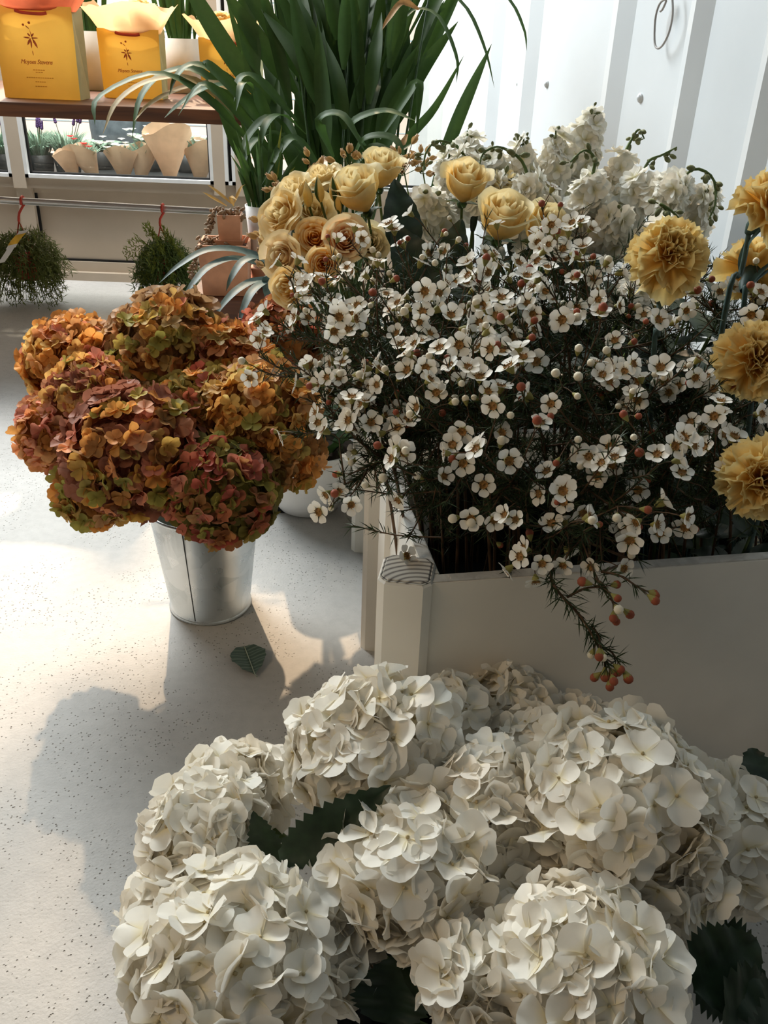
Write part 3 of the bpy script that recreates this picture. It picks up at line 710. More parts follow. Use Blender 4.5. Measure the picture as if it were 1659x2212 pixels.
# white pot on saucer with grassy plant
wc = atd(560, 588, DS + .02); wc = np.array([wc[0], cy + .02, zs + .001])
tsau = thing('saucer', wc, 'round terracotta saucer under the tall white pot on the stool', 'saucer')
MB().lathe([(.028, 0), (.036, .014), (.033, .014), (.028, .005), (.001, .005)], 28, cen=wc, cap=True).obj('dish', m_terra, tsau)
Hs = .04
blk = MB().lathe([(.026, .0055), (.030, .035), (.028, .038), (.001, .038)], 24, cen=wc, cap=True).obj('inner_dish', m_terra, tsau)
wz = wc + np.array([0, 0, .0385])
Hw = aty(550, 442, wz[1])[2] - wz[2]
tw = thing('potted_grass', wz, 'tall white pot of grassy green plants on the terracotta saucer', 'plant')
MB().lathe([(.024, 0), (.036, Hw), (.033, Hw), (.030, Hw - .015), (.001, Hw - .015)], 28, cen=wz, cap=True).obj('pot', m_ceramic, tw)
for k in range(34):
    a = rr.uniform(0, 6.28); r = rr.uniform(0, .026); p0 = wz + np.array([r * math.cos(a), r * math.sin(a), Hw - .014]); s = rr.uniform(.0, .075); p1 = p0 + np.array([s * math.cos(a) - .005, s * math.sin(a) * .6, rr.uniform(.05, .17)])
    blade(MB(), bez([p0, (p0 + p1) / 2 + np.array([0, 0, .012]), p1], 7), rr.uniform(.006, .013), (rr.uniform(-1, 1), -1, .4)).obj('leaf', rr.choice([m_leaf, m_leaf, m_palm, floral('lime_leaf', (.22, .24, .04), trans=.35)]) if k < 30 else m_leaf, tw)

# ------------------------------------------------------------------ palm
DP = 2.02
pbase = atd(760, 520, DP); px_, py_ = pbase[0], pbase[1]
tp = thing('potted_palm', (px_, py_, 0), 'tall dark green potted palm standing behind the roses', 'plant')
MB().lathe([(.10, 0), (.13, .24), (.12, .24), (.115, .21), (.001, .21)], 32, cen=(px_, py_, 0), cap=True).obj('pot', m_grey_pot, tp)
MB().lathe([(.116, .212), (.06, .218), (.001, .22)], 20, cen=(px_, py_, 0)).obj('soil', m_soil, tp)
rr = random.Random(11)
def frond(path, wd, nm='leaf', mat=m_palm, hint=None, fold=.25):
    P = bez([atd(*q) for q in path], 16)
    mb = MB(); blade(mb, P, wd, hint if hint is not None else (rr.uniform(-.5, .5), -1, rr.uniform(.1, .6)), fold); mb.obj(nm, mat, tp)
soil = np.array([px_, py_, .215])
# slender canes rising from the pot
for k in range(20):
    bx = 640 + 11.5 * k + rr.uniform(-8, 8); tx = bx + (bx - 750) * .35 + rr.uniform(-25, 25)
    d = DP + rr.uniform(-.07, .08); a = rr.uniform(0, 6.28)
    P = bez([soil + np.array([.09 * math.cos(a) * rr.random(), .09 * math.sin(a) * rr.random(), 0]), atd(bx, 420, d), atd(tx, 120, d), atd(tx + (tx - 750) * .3, -160, d)], 14)
    MB().tube(P, .0042, .0022, n=6).obj('cane', m_palm if k % 2 else m_leaf, tp)
# dense upright leaflets
for k in range(120):
    bx = rr.gauss(745, 66); by = rr.uniform(60, 430); sp = rr.gauss(0, 1); d = DP + rr.uniform(-.12, .10); L = rr.uniform(170, 330)
    ex = bx + sp * 48 + (bx - 745) * .45; ey = by - L
    frond([(bx, by, d), ((bx + ex) / 2 - sp * 8, (by + ey) / 2, d - .01), (ex, ey, d - rr.uniform(-.05, .05))], rr.uniform(.022, .042))
m_tan = floral('sunlit_dry_palm_leaf', (.30, .22, .085), trans=.3, var=.25)  # sunlight on dried arching leaves put into the tan colour
# arching leaves to the left
for q in ([(560, 330, 1.95), (450, 215, 1.9), (340, 160, 1.85), (215, 210, 1.8), (205, 270, 1.78)], [(570, 300, 1.95), (430, 180, 1.9), (330, 175, 1.86), (255, 220, 1.82), (222, 290, 1.8)],
          [(560, 270, 1.95), (440, 160, 1.92), (360, 158, 1.9), (305, 210, 1.86), (285, 300, 1.84)], [(575, 240, 1.95), (480, 185, 1.92), (400, 190, 1.9), (325, 225, 1.86), (290, 262, 1.84)],
          [(600, 330, 1.95), (520, 200, 1.9), (450, 190, 1.86), (390, 225, 1.84), (355, 255, 1.82)], [(590, 260, 1.95), (490, 170, 1.92), (420, 140, 1.9), (382, 165, 1.88), (366, 205, 1.87)],
          [(585, 300, 1.9), (520, 210, 1.85), (450, 140, 1.84), (440, 142, 1.84)], [(610, 345, 1.9), (560, 215, 1.86), (525, 180, 1.82), (510, 240, 1.80)],
          [(600, 345, 1.9), (520, 250, 1.86), (470, 200, 1.84), (430, 185, 1.83), (385, 250, 1.82)],
          [(650, 330, 1.9), (590, 255, 1.84), (540, 290, 1.82), (520, 345, 1.80)], [(680, 350, 1.9), (600, 290, 1.84), (545, 310, 1.8), (522, 370, 1.78)],
          [(660, 290, 1.9), (610, 250, 1.84), (575, 270, 1.8), (560, 330, 1.8)], [(640, 260, 1.92), (560, 175, 1.88), (520, 168, 1.86), (505, 220, 1.84)]):
    frond(q, .026, hint=(-.3, -.5, 1), mat=m_tan if q[0][0] in (570, 575) else m_palm)
for q in ([(660, 180, 1.98), (575, 40, 1.95), (500, -60, 1.94)], [(640, 200, 1.98), (560, 90, 1.95), (470, -40, 1.93)], [(600, 240, 1.97), (520, 150, 1.95), (430, 10, 1.94), (400, -60, 1.94)], [(555, 165, 1.95), (535, 60, 1.95), (520, -40, 1.95)], [(690, 200, 1.96), (640, 60, 1.95), (600, -60, 1.95)], [(700, 250, 1.92), (660, 120, 1.9), (625, -40, 1.9)]):
    frond(q, .042, hint=(.2, -1, .3))
# arching leaves to the right, in front of the wall
for q in ([(800, 200, 1.95), (870, 40, 1.9), (940, 30, 1.88), (985, 120, 1.86), (986, 180, 1.86)], [(850, 150, 1.98), (920, -30, 1.96), (1000, 10, 1.94), (1045, 100, 1.93), (1068, 190, 1.93)],
          [(870, 100, 2.0), (980, -80, 2.0), (1090, -10, 2.0), (1130, 60, 2.0), (1138, 110, 2.0)]): frond(q, .014, hint=(.4, -.5, 1))
frond([(790, 420, 1.9), (880, 300, 1.88), (940, 230, 1.87), (1002, 120, 1.86)], .02, hint=(.6, -1, .3))
for q in ([(800, 330, 1.85), (760, 270, 1.8), (830, 240, 1.78), (900, 262, 1.76)], [(760, 350, 1.84), (790, 300, 1.8), (850, 300, 1.78), (878, 350, 1.76)], [(720, 340, 1.84), (690, 262, 1.8), (740, 250, 1.78), (790, 330, 1.76)], [(700, 380, 1.84), (640, 300, 1.8), (600, 330, 1.78), (565, 400, 1.76)],
          [(820, 300, 1.86), (870, 220, 1.84), (905, 180, 1.83), (900, 290, 1.83)], [(740, 390, 1.82), (800, 320, 1.80), (850, 330, 1.78), (905, 300, 1.78)]): frond(q, .024, hint=(0, -.5, 1))
m_brown = floral('dry_palm_tip', (.42, .24, .10), trans=.3, var=.4)
frond([(905, 20, 1.86), (870, 5, 1.86), (840, 40, 1.85), (825, 65, 1.85)], .014, 'dry_leaf', m_brown)
frond([(880, 290, 1.8), (870, 310, 1.79), (862, 330, 1.79), (855, 345, 1.79)], .012, 'dry_leaf', m_brown)

# ------------------------------------------------------------------ spider plant with blue-green straps
sp0 = atd(605, 640, 1.60)
ts = thing('spider_plant', (sp0[0], sp0[1], 0), 'plant of arching blue-green strap leaves behind the orange hydrangeas', 'plant')
MB().lathe([(.045, 0), (.06, sp0[2] - .05), (.055, sp0[2] - .05), (.05, sp0[2] - .07), (.001, sp0[2] - .07)], 28, cen=(sp0[0], sp0[1], 0), cap=True).obj('pot', m_blackp, ts)
for q in ([(600, 590, 1.58), (530, 545, 1.54), (450, 540, 1.50), (385, 575, 1.47), (343, 612, 1.46)], [(600, 600, 1.58), (520, 560, 1.53), (455, 575, 1.48), (415, 615, 1.45), (392, 652, 1.44)], [(600, 610, 1.58), (560, 560, 1.53), (525, 565, 1.50), (500, 600, 1.48), (488, 630, 1.48)],
          [(605, 620, 1.55), (560, 605, 1.5), (515, 625, 1.46), (480, 660, 1.44), (462, 692, 1.43)], [(605, 620, 1.55), (575, 610, 1.49), (545, 630, 1.45), (525, 670, 1.43), (512, 715, 1.42)], [(575, 605, 1.5), (600, 595, 1.46), (625, 620, 1.44), (650, 665, 1.43)],
          [(600, 610, 1.56), (590, 570, 1.52), (610, 575, 1.49), (620, 600, 1.47)]):
    P = bez([(sp0[0], sp0[1], sp0[2] - .07)] + [atd(*k) for k in q], 22); blade(MB(), P, .019, (-.2, -.6, 1), .2, taper=.25).obj('leaf', m_blue, ts)

# ------------------------------------------------------------------ white painted crates
def crate(pl, pr, H, depth, wid, lab, yaw, extra=True):
    """pl = front left corner point of the front panel, yaw = turn of the box, wid = its length"""
    ux = np.array([math.cos(yaw), math.sin(yaw)]); uy = np.array([-math.sin(yaw), math.cos(yaw)])
    ux3 = np.array([*ux, 0]); uy3 = np.array([*uy, 0])
    o0 = np.array([pl[0], pl[1], 0]); c = o0 + ux3 * wid / 2 + uy3 * depth / 2
    t = thing('flower_crate', c, lab, 'crate', 'white painted wooden crates by the corrugated wall')
    th = .016; z0 = .03
    def panel(name, cc, sx, sy):
        MB().box((cc[0], cc[1], (H + z0) / 2), (sx, sy, H - z0), yaw, 0, .002).obj(name, m_paint, t, smooth=False)
        MB().box((cc[0], cc[1], H + .0007), (sx - .003, sy - .003, .0014), yaw).obj('top_edge', m_greywood, t, smooth=False)
    panel('front_panel', o0 + ux3 * wid / 2 + uy3 * th / 2, wid, th)
    panel('back_panel', o0 + ux3 * wid / 2 + uy3 * (depth - th / 2), wid, th)
    panel('side_panel', o0 + ux3 * th / 2 + uy3 * depth / 2, th, depth - 2 * th)
    panel('side_panel', o0 + ux3 * (wid - th / 2) + uy3 * depth / 2, th, depth - 2 * th)
    MB().box((c[0], c[1], z0 + .008), (wid - 2 * th, depth - 2 * th, .012), yaw).obj('base_board', m_paint, t, smooth=False)
    ic = o0 + ux3 * wid / 2 + uy3 * depth / 2; li = MB()
    for (ax_, sx_, sy_) in ((-uy3 * (depth / 2 - th - .004), wid - 2 * th - .004, .003), (uy3 * (depth / 2 - th - .004), wid - 2 * th - .004, .003), (-ux3 * (wid / 2 - th - .004), .003, depth - 2 * th - .004), (ux3 * (wid / 2 - th - .004), .003, depth - 2 * th - .004)):
        li.box((ic[0] + ax_[0], ic[1] + ax_[1], .04 + (H - .055) / 2), (sx_, sy_, H - .055), yaw)
    li.box((ic[0], ic[1], H * .62), (wid - 2 * th - .006, depth - 2 * th - .006, .004), yaw)
    li.obj('liner', m_blackp, t, smooth=False)['label'] = 'black plastic liner, added to darken the crate inside'  # black sheets added so the crate interior stays dark
    for (fx, fy) in ((0, 0), (0, 1), (1, 0), (1, 1)):
        pc = o0 + ux3 * (-.028 if fx == 0 else wid + .028) + uy3 * (.004 if fy == 0 else depth - .045)
        py = yaw - (.33 if (fx == 0 and fy == 0) else 0)
        if fx == 0 and fy == 1: pc = pc + ux3 * .050
        if fx == 0 and fy == 0: pc = pc + uy3 * .020 + ux3 * .011
        zt = H + (.004 if fy == 0 else 0)
        po = MB().box((pc[0], pc[1], zt / 2), (.056, .056, zt), py, 0, .008).obj('post', m_paint, t, smooth=False)
        e = MB().box((pc[0], pc[1], zt + .0006), (.052, .052, .0012), py, 0, .0075).obj('end_grain', m_end, None, smooth=False)
        e.data.transform(Matrix.Translation((-pc[0], -pc[1], 0))); e.location = tuple(Vector((pc[0], pc[1], 0)) - Vector(t['_o'])); e.parent = po
    return t, o0, ux3, uy3
HC = .36
A1 = atz(925, 1262, HC); B1 = atz(1659, 1210, HC); yaw1 = math.atan2(B1[1] - A1[1], B1[0] - A1[0])
crate(A1, B1, HC, .27, .58, 'nearest white painted wooden crate, full of waxflower and carnations', yaw1)
A2 = atz(830, 1412); A2 = np.array([A2[0] + .014, A2[1] + .012, 0])
crate(A2, None, HC, .24, .54, 'second white painted crate, behind the nearest, holding roses and waxflower', yaw1)
A3 = atz(775, 1208); A3 = np.array([A3[0] + .036, A3[1] + .030, 0])
crate(A3, None, HC, .26, .54, 'third white painted crate, farthest from the viewer, holding the white stocks', yaw1)

# ------------------------------------------------------------------ white bowl planter
bc = np.array([-.155, 1.585, 0.0])
t = thing('bowl_planter', bc, 'round white bowl planter on the floor between bucket and crates', 'planter')
MB().lathe([(.055, 0), (.062, .004), (.092, .05), (.108, .10), (.112, .145), (.106, .145), (.102, .12), (.001, .12)], 48, cen=bc, cap=True).obj('bowl', m_ceramic, t)
MB().lathe([(.101, .121), (.05, .124), (.001, .125)], 24, cen=bc).obj('soil', m_soil, t)
for k in range(16):
    a = rr.uniform(0, 6.28); p0 = bc + np.array([.05 * math.cos(a), .05 * math.sin(a), .122]); d = np.array([math.cos(a) * .8, math.sin(a) * .8, 1.1])
    leafmesh(MB(), p0, d, np.cross(np.cross(d, (0, 0, 1)), d) + 1e-3, rr.uniform(.10, .17), .06, .08).obj('leaf', m_leaf, t)

# ------------------------------------------------------------------ leaf lying on the floor
lc = atz(538, 1442)
b0, b1 = atz(528, 1404), atz(556, 1478)
mb = MB(); leafmesh(mb, (0, 0, .004), (0, -1, 0), (0, 0, 1), .070, .062, .03, 15, .02, cup=.10)
lo = mb.obj('fallen_leaf', m_vein); lo.location = (b0[0], b0[1], .003); lo.rotation_euler = (0, 0, math.atan2(b1[0] - b0[0], b0[1] - b1[1]))
mr = MB().tube([(0, 0, .0045), (0, -.035, .005), (0, -.07, .004), (0.002, -.078, .004)], .0009, n=5).obj('midrib', simple('pale_vein', (.30, .34, .26), .6)); mr.parent = lo
tag(lo, 'single dark green leaf lying on the concrete floor by the bucket', 'leaf')

# ------------------------------------------------------------------ galvanised bucket and orange hydrangeas
kb = np.array([-.285, 1.222, 0]); 
tk = thing('metal_bucket', kb, 'galvanised metal bucket on the floor holding the orange hydrangeas', 'bucket')
MB().lathe([(.060, .003), (.066, 0), (.068, .003), (.066, .006), (.0655, .007), (.086, .185), (.089, .187), (.089, .191), (.086, .192), (.0835, .190), (.0825, .18), (.063, .010), (.001, .010)], 56, cen=kb).obj('body', m_galv, tk)
sa = math.radians(-101)
MB().tube([kb + np.array([r * math.cos(sa), r * math.sin(sa), z]) for r, z in ((.0660, .008), (.0762, .10), (.0862, .184))], .0008, n=5).obj('seam', m_seam, tk)

def floret_mesh(name, n, L, wd, seed, mats, cup=.18, eye=.0016, lift=.12, ruf=.05, power=.55, nu=6, nv=6):
    r = random.Random(seed); mb = MB()
    for j in range(n):
        G = petal(L * r.uniform(.88, 1.1), wd * r.uniform(.9, 1.1), nu, nv, cup=cup * r.uniform(.4, 1.3), lift=lift * r.uniform(.2, 1.6) + .03 * (j % 2), curl=r.uniform(-.25, .12), ruf=ruf * r.uniform(.5, 1.5), ph=r.uniform(0, 6), power=power)
        G = rotz(G, 2 * math.pi * j / n + r.uniform(-.12, .12)); mb.grid(G, 0)
    mb.ball((0, 0, .0012), eye, 1, 4, 6)
    return mb.mesh(name, mats)
WF = [floret_mesh('floret', 4, .0215, .0255, s, [m_white, m_eye]) for s in range(6)]
AF = [floret_mesh('floret', 4, .0155, .0165, s + 20, [m_autumn, m_autumn], cup=.30, lift=.34, ruf=.05, power=.5) for s in range(8)]
def hyd_head(t, cen, R, flat, up, meshes, n, seed, size, colf=None, tilt=.42, core=None, cmin=-.55, cap=96):
    r = random.Random(seed); cen = np.asarray(cen); M3 = zframe(up, r.uniform(0, 6)); items = []
    ga = math.pi * (3 - math.sqrt(5)); N = int(n * 2 / (1 - cmin))
    for k in range(N):
        z = 1 - 2 * (k + .5) / N
        if z < cmin: continue
        rad = math.sqrt(1 - z * z); a = k * ga; d0 = nrm(np.array([rad * math.cos(a), rad * math.sin(a), z]) + np.array([r.gauss(0, .09) for _ in range(3)]))
        p = np.array([d0[0], d0[1], d0[2] * flat]) * R * r.uniform(.86, 1.05); nn = nrm(np.array([d0[0], d0[1], d0[2] / flat]) + tilt * np.array([r.gauss(0, 1) for _ in range(3)]))
        pw = cen + M3 @ p; nw = M3 @ nn; items.append((np.linalg.norm(pw - CP) - .12 * np.dot(nrm(pw - cen), nrm(CP - pw)), pw, nw))
    items.sort(key=lambda q: q[0])
    rest = MB()
    for k, (_, pw, nw) in enumerate(items):
        sc = size * r.uniform(.82, 1.16); F = zframe(nw, r.uniform(0, 6.28)); me = r.choice(meshes)
        if k < cap:
            inst('floret', me, t, F, pw, sc, colf(r, pw) if colf else None)
        else:
            for j in range(4): rest.grid(rest.xf(rotz(petal(.019 * sc, .021 * sc, 4, 4, cup=.2, lift=.15), j * 1.57).reshape(-1, 3), F, pw).reshape(4, 4, 3))
    for k in range(int(n * .75)):                          # inner florets that close the gaps
        d0 = nrm([r.gauss(0, 1) for _ in range(3)])
        if d0[2] < -.5: continue
        pw = cen + M3 @ (np.array([d0[0], d0[1], d0[2] * flat]) * R * .80); F = zframe(M3 @ d0 + .3 * np.array([r.gauss(0, 1) for _ in range(3)]), r.uniform(0, 6)); sc = size * 1.2
        for j in range(4): rest.grid(rest.xf(rotz(petal(.019 * sc, .021 * sc, 4, 4, cup=.2, lift=.15), j * 1.57).reshape(-1, 3), F, pw).reshape(4, 4, 3))
    if rest.v:
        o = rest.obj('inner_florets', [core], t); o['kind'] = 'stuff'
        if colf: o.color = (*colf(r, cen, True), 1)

PAL = dict(g=(.40, .36, .085), o=(.80, .36, .09), p=(.72, .28, .19), y=(.85, .56, .18), r=(.42, .095, .06), d=(.38, .18, .06), t=(.78, .46, .22))
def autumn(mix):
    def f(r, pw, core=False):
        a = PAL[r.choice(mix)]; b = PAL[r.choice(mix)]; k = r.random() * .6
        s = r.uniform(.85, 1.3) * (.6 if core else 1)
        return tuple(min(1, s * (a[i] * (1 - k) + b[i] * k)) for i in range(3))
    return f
heads = [ # px, py, r px, depth, mix, label
    (285, 975, 148, 1.19, 'ggotdpo', 'big front olive and rust hydrangea head, nearest in the bucket'),
    (150, 775, 105, 1.36, 'otpyyo', 'pale orange hydrangea head at the upper left of the bucket bunch'),
    (365, 745, 132, 1.36, 'gyopgot', 'pink and olive hydrangea head at the top of the bucket bunch'),
    (118, 930, 84, 1.27, 'otpp', 'rosy orange hydrangea head at the left edge of the bucket bunch'),
    (190, 850, 88, 1.27, 'otgyp', 'tan hydrangea head between the front and upper left orange heads'),
    (490, 790, 105, 1.36, 'ootgp', 'bright orange hydrangea head right of the top pink head'),
    (565, 890, 118, 1.24, 'ooyytg', 'golden orange hydrangea head beneath the reaching waxflower'),
    (480, 1060, 118, 1.17, 'rrdpg', 'dark red hydrangea head hanging over the bucket rim'),
    (610, 975, 88, 1.25, 'otgd', 'brownish orange hydrangea head nearest the white bowl planter'),
    (215, 1050, 92, 1.23, 'tgog', 'pale tan hydrangea head at the lower left of the bucket bunch'),
    (430, 900, 110, 1.27, 'drgo', 'dark rust hydrangea head in the middle of the bucket bunch'),
    (615, 725, 90, 1.45, 'rddp', 'dark dusky red hydrangea head behind the golden one, below the roses')]
for i, (px, py, rp, d, mix, lab) in enumerate(heads):
    c = atd(px, py, d); R = rp * d / FPX * .95
    base = kb + np.array([.03 * math.cos(i * 2.4), .03 * math.sin(i * 2.4), .014])
    t = thing('orange_hydrangea', base, lab, 'flower', 'autumn hydrangeas in the metal bucket')
    nk = kb + np.array([.05 * math.cos(i * 2.4), .05 * math.sin(i * 2.4), .20])
    MB().tube(bez([base, nk, c - nrm(c - nk) * R * .3], 12), .0032, n=6).obj('stem', m_stem, t)
    up = nrm(nrm(c - (kb + np.array([0, 0, .12]))) + np.array([0, -.25, .5]))
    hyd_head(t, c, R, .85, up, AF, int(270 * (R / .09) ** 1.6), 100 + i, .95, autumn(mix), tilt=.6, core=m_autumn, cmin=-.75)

# ------------------------------------------------------------------ white hydrangeas in the foreground
vb = np.array([.10, .48, 0])
tv = thing('black_bucket', vb, 'black flower bucket hidden beneath the white hydrangeas', 'bucket')
MB().lathe([(.10, 0), (.105, .0), (.135, .13), (.131, .13), (.10, .006), (.001, .006)], 48, cen=vb, cap=False).obj('body', m_blackp, tv)
whites = [
    (800, 1612, 176, .800, 'large creamy white hydrangea head at the top left of the foreground bunch'),
    (975, 1540, 84, .90, 'small bluish white hydrangea head in front of the crate corner post'),
    (1095, 1515, 82, .945, 'pale hydrangea head leaning on the white crate panel, farthest back'),
    (1180, 1640, 120, .86, 'white hydrangea head behind the large right one, mid back of the bunch'),
    (1340, 1730, 212, .745, 'largest white hydrangea head, right side of the foreground bunch'),
    (1560, 1810, 165, .80, 'shaded white hydrangea head at the right edge of the bunch'),
    (500, 1715, 112, .84, 'creamy white hydrangea head left of the serrated dark leaf'),
    (440, 1800, 130, .77, 'bright white hydrangea head at the far left of the bunch'),
    (385, 1960, 112, .74, 'white hydrangea head low on the left above the bottom left one'),
    (880, 1880, 182, .715, 'white hydrangea head in the centre of the bunch under the serrated leaf'),
    (490, 2095, 225, .655, 'large white hydrangea head in the bottom left corner of the bunch'),
    (1260, 2110, 205, .635, 'white hydrangea head at the bottom right, alone against dark leaves'),
    (1150, 1975, 100, .72, 'shaded cream hydrangea head above the bottom right one'),
    (720, 2075, 88, .69, 'small white hydrangea head beside the dark gap at bottom centre'),
    (1440, 1900, 120, .74, 'shaded cream hydrangea head below the largest right one'),
    (1040, 1730, 130, .765, 'cool white hydrangea head between the centre and largest right heads'),
    (1260, 1575, 70, .95, 'small tan-shaded hydrangea head peeping behind the bunch by the crate'),
    (1010, 2110, 90, .64, 'shaded tan hydrangea head left of the bottom right one')]
for i, (px, py, rp, d, lab) in enumerate(whites):
    c = atd(px, py, d); R = rp * d / FPX * .93
    base = vb + np.array([.06 * math.cos(i * 2.4), .06 * math.sin(i * 2.4), .012])
    t = thing('white_hydrangea', base, lab, 'flower', 'white hydrangeas in the foreground')
    nk = vb + np.array([.09 * math.cos(math.atan2(c[1] - vb[1], c[0] - vb[0])), .09 * math.sin(math.atan2(c[1] - vb[1], c[0] - vb[0])), .13])
    MB().tube(bez([base, nk, c - nrm(c - nk) * R * .35], 12), .0042, n=7).obj('stem', m_stem, t)
    up = nrm(.6 * nrm(c - (vb + np.array([0, 0, .02]))) + np.array([0, -.1, .8]))
    hyd_head(t, c, R, .85, up, WF, int(150 * (R / .08) ** 1.7), 300 + i, 1.0, None, core=m_white, cmin=-.7, tilt=.5)
    if i in (0, 9, 4, 13, 11, 6):
        spec = {0: [((605, 1860, .715), (842, 1700, .700), .044, .14, (-.1, -.9, .6))], 9: [((1000, 2060, .67), (880, 1975, .68), .07, .08, (0, -.6, 1)), ((900, 2160, .66), (1040, 1990, .675), .085, .08, (0, -.6, 1))],
                4: [((1650, 1740, .80), (1625, 1612, .84), .055, .16, (-.2, -1, .3)), ((1500, 2060, .72), (1659, 2150, .70), .09, .08, (0, -.6, 1))], 13: [((840, 2212, .66), (860, 2060, .67), .07, .08, (0, -.7, .7))],
                11: [((1500, 2140, .66), (1640, 2030, .68), .08, .08, (0, -.7, .7)), ((1560, 2240, .64), (1700, 2150, .68), .09, .08, (0, -.7, .7))], 6: [((600, 1880, .74), (545, 1755, .735), .035, .12, (-.2, -.8, .5))]}[i]
        for a, b, wd, ser, nv_ in spec:
            a, b = atd(*a), atd(*b); leafmesh(MB(), a, b - a, nv_, np.linalg.norm(b - a), wd, ser, 25, .05).obj('leaf', m_darkleaf, t)

# ------------------------------------------------------------------ waxflower
def wax_flower(seed, open_=1.0):
    r = random.Random(seed); mb = MB()
    for j in range(5):
        G = petal(.0086, .0108, 6, 6, cup=.12, lift=.25 * open_ + r.uniform(-.05, .1), curl=r.uniform(-.1, .15), power=.45, base=.25)
        G[..., 0] += .0035; mb.grid(rotz(G, j * 1.2566 + r.uniform(-.08, .08)))
    mb.grid(np.array([[(q * math.cos(a), q * math.sin(a), z) for a in np.linspace(0, 6.283, 11)[:-1]] for q, z in ((.0014, -.0075), (.0036, -.003), (.0042, .0006))]), 1, closed=True)
    return mb.mesh('flower', [m_wax, m_calyx])
def wax_cup():
    mb = MB(); mb.lathe([(.0042, .0008), (.0036, -.0004), (.0012, -.0008), (.0002, .0004)], 10)
    for j in range(10): mb.ball((.0040 * math.cos(j * .628), .0040 * math.sin(j * .628), .0018), .0007, nu=3, nv=4)
    return mb.mesh('flower_center', [m_cup])
WX = [wax_flower(1), wax_flower(2, .6), wax_flower(3, 2.2), wax_flower(4, .9)]; WC = wax_cup()
def bud_mesh(m): 
    mb = MB(); mb.ball((0, 0, 0), .0048, 0, 6, 9); mb.grid(np.array([[(q * math.cos(a), q * math.sin(a), z) for a in np.linspace(0, 6.283, 9)[:-1]] for q, z in ((.0010, -.0095), (.0030, -.005), (.0043, -.0015))]), 1, closed=True)
    return mb.mesh('bud', [m, m_calyx])
BW, BR = bud_mesh(m_budw), bud_mesh(m_budr)
def needles(mb, P, r, n, L=.016, lo=.1):
    k = len(P)
    for q in range(n):
        f = r.uniform(lo, 1) * (k - 1.001); i = int(f); p = P[i] + (P[i + 1] - P[i]) * (f - i); t = nrm(P[i + 1] - P[i])
        d = nrm(t * r.uniform(.4, 1.0) + np.array([r.gauss(0, 1), r.gauss(0, 1), r.gauss(0, 1)]) * .6); l = L * r.uniform(.6, 1.25); s = nrm(np.cross(d, (r.gauss(0, 1), r.gauss(0, 1), 1))) * .00065
        e = p + d * l; m = p + d * l * .5 + np.array([0, 0, .0006])
        mb.add([p - s * .6, p + s * .6, m - s, m + s, e], [(0, 1, 3, 2), (2, 3, 4)])
def wax_spray(tip, base, mid, seed, nfl, label, twigs=5, need=260, redness=.35, reach=.55):
    r = random.Random(seed); tip = np.asarray(tip); base = np.asarray(base)
    t = thing('waxflower_spray', base, label, 'flower', 'waxflower sprays in the near crates')
    P = bez([base, mid, tip], 22); st = MB(); st.tube(P, .0024, .0009, n=5); nd = MB(); needles(nd, P, r, need // 2, lo=.42)
    ends = [(P[-1], nrm(P[-1] - P[-3]))]
    for k in range(twigs):
        f = reach + (1 - reach) * (k + r.random()) / (twigs + .4); i = min(20, int(f * 21)); p = P[i]; tv_ = nrm(P[i + 1] - P[i])
        d = nrm(tv_ * .8 + .75 * np.array([r.gauss(0, 1), r.gauss(-.35, .8), r.gauss(.25, .8)])); L = r.uniform(.035, .075)
        q = bez([p, p + d * L * .5 + np.array([0, 0, .003]), p + d * L + np.array([0, 0, .012])], 7); st.tube(q, .0012, .0007, n=4); needles(nd, q, r, need // (2 * twigs), lo=.0); ends.append((q[-1], nrm(q[-1] - q[-2])))
    for k in range(6):                                     # flowerless leafy twigs lower down
        i = int((.30 + .45 * (k + r.random()) / 6) * 21)
        while i < 18 and P[i][2] < .40: i += 1
        p = P[i]; d = nrm(nrm(P[i + 1] - P[i]) * .6 + np.array([r.gauss(0, .7), r.gauss(-.2, .7), r.gauss(.2, .6)])); L = r.uniform(.05, .10)
        q = bez([p, p + d * L * .5, p + d * L + np.array([0, 0, .01])], 7); st.tube(q, .0011, .0006, n=4); needles(nd, q, r, 46, lo=.0)
    fl = []
    for k in range(nfl):
        p, d = ends[k % len(ends)]
        v = nrm(d * .7 + np.array([r.gauss(0, .75), r.gauss(-.30, .7), r.gauss(.35, .6)])); e = p + v * r.uniform(.010, .024); st.tube([p, (p + e) / 2 + np.array([0, 0, .001]), e], .0006, n=3, cap=False); fl.append((e, v))
    st.obj('stem', m_wood_stem, t); nd.obj('foliage', m_needle, t)
    for e, v in fl:
        q = r.random(); vv = nrm(v + .15 * nrm(CP - e))
        if q < .62:
            f = inst('flower', r.choice(WX), t, zframe(vv, r.uniform(0, 6.28)), e + vv * .006, r.uniform(.80, 1.12)); sub('flower_center', WC, f)
        else: inst('bud', BR if r.random() < redness else BW, t, zframe(v), e + v * .006, r.uniform(.62, 1.0))
    return t
o1 = np.array([A1[0], A1[1], 0]); ux = np.array([math.cos(yaw1), math.sin(yaw1), 0]); uy = np.array([-math.sin(yaw1), math.cos(yaw1), 0])
def in_crate(a, b, z=.06): return o1 + ux * a + uy * b + np.array([0, 0, z])
o2 = np.array([A2[0], A2[1], 0]); o3 = np.array([A3[0], A3[1], 0])
def c2(a, b, z=.06): return o2 + ux * a + uy * b + np.array([0, 0, z])
def c3(a, b, z=.06): return o3 + ux * a + uy * b + np.array([0, 0, z])
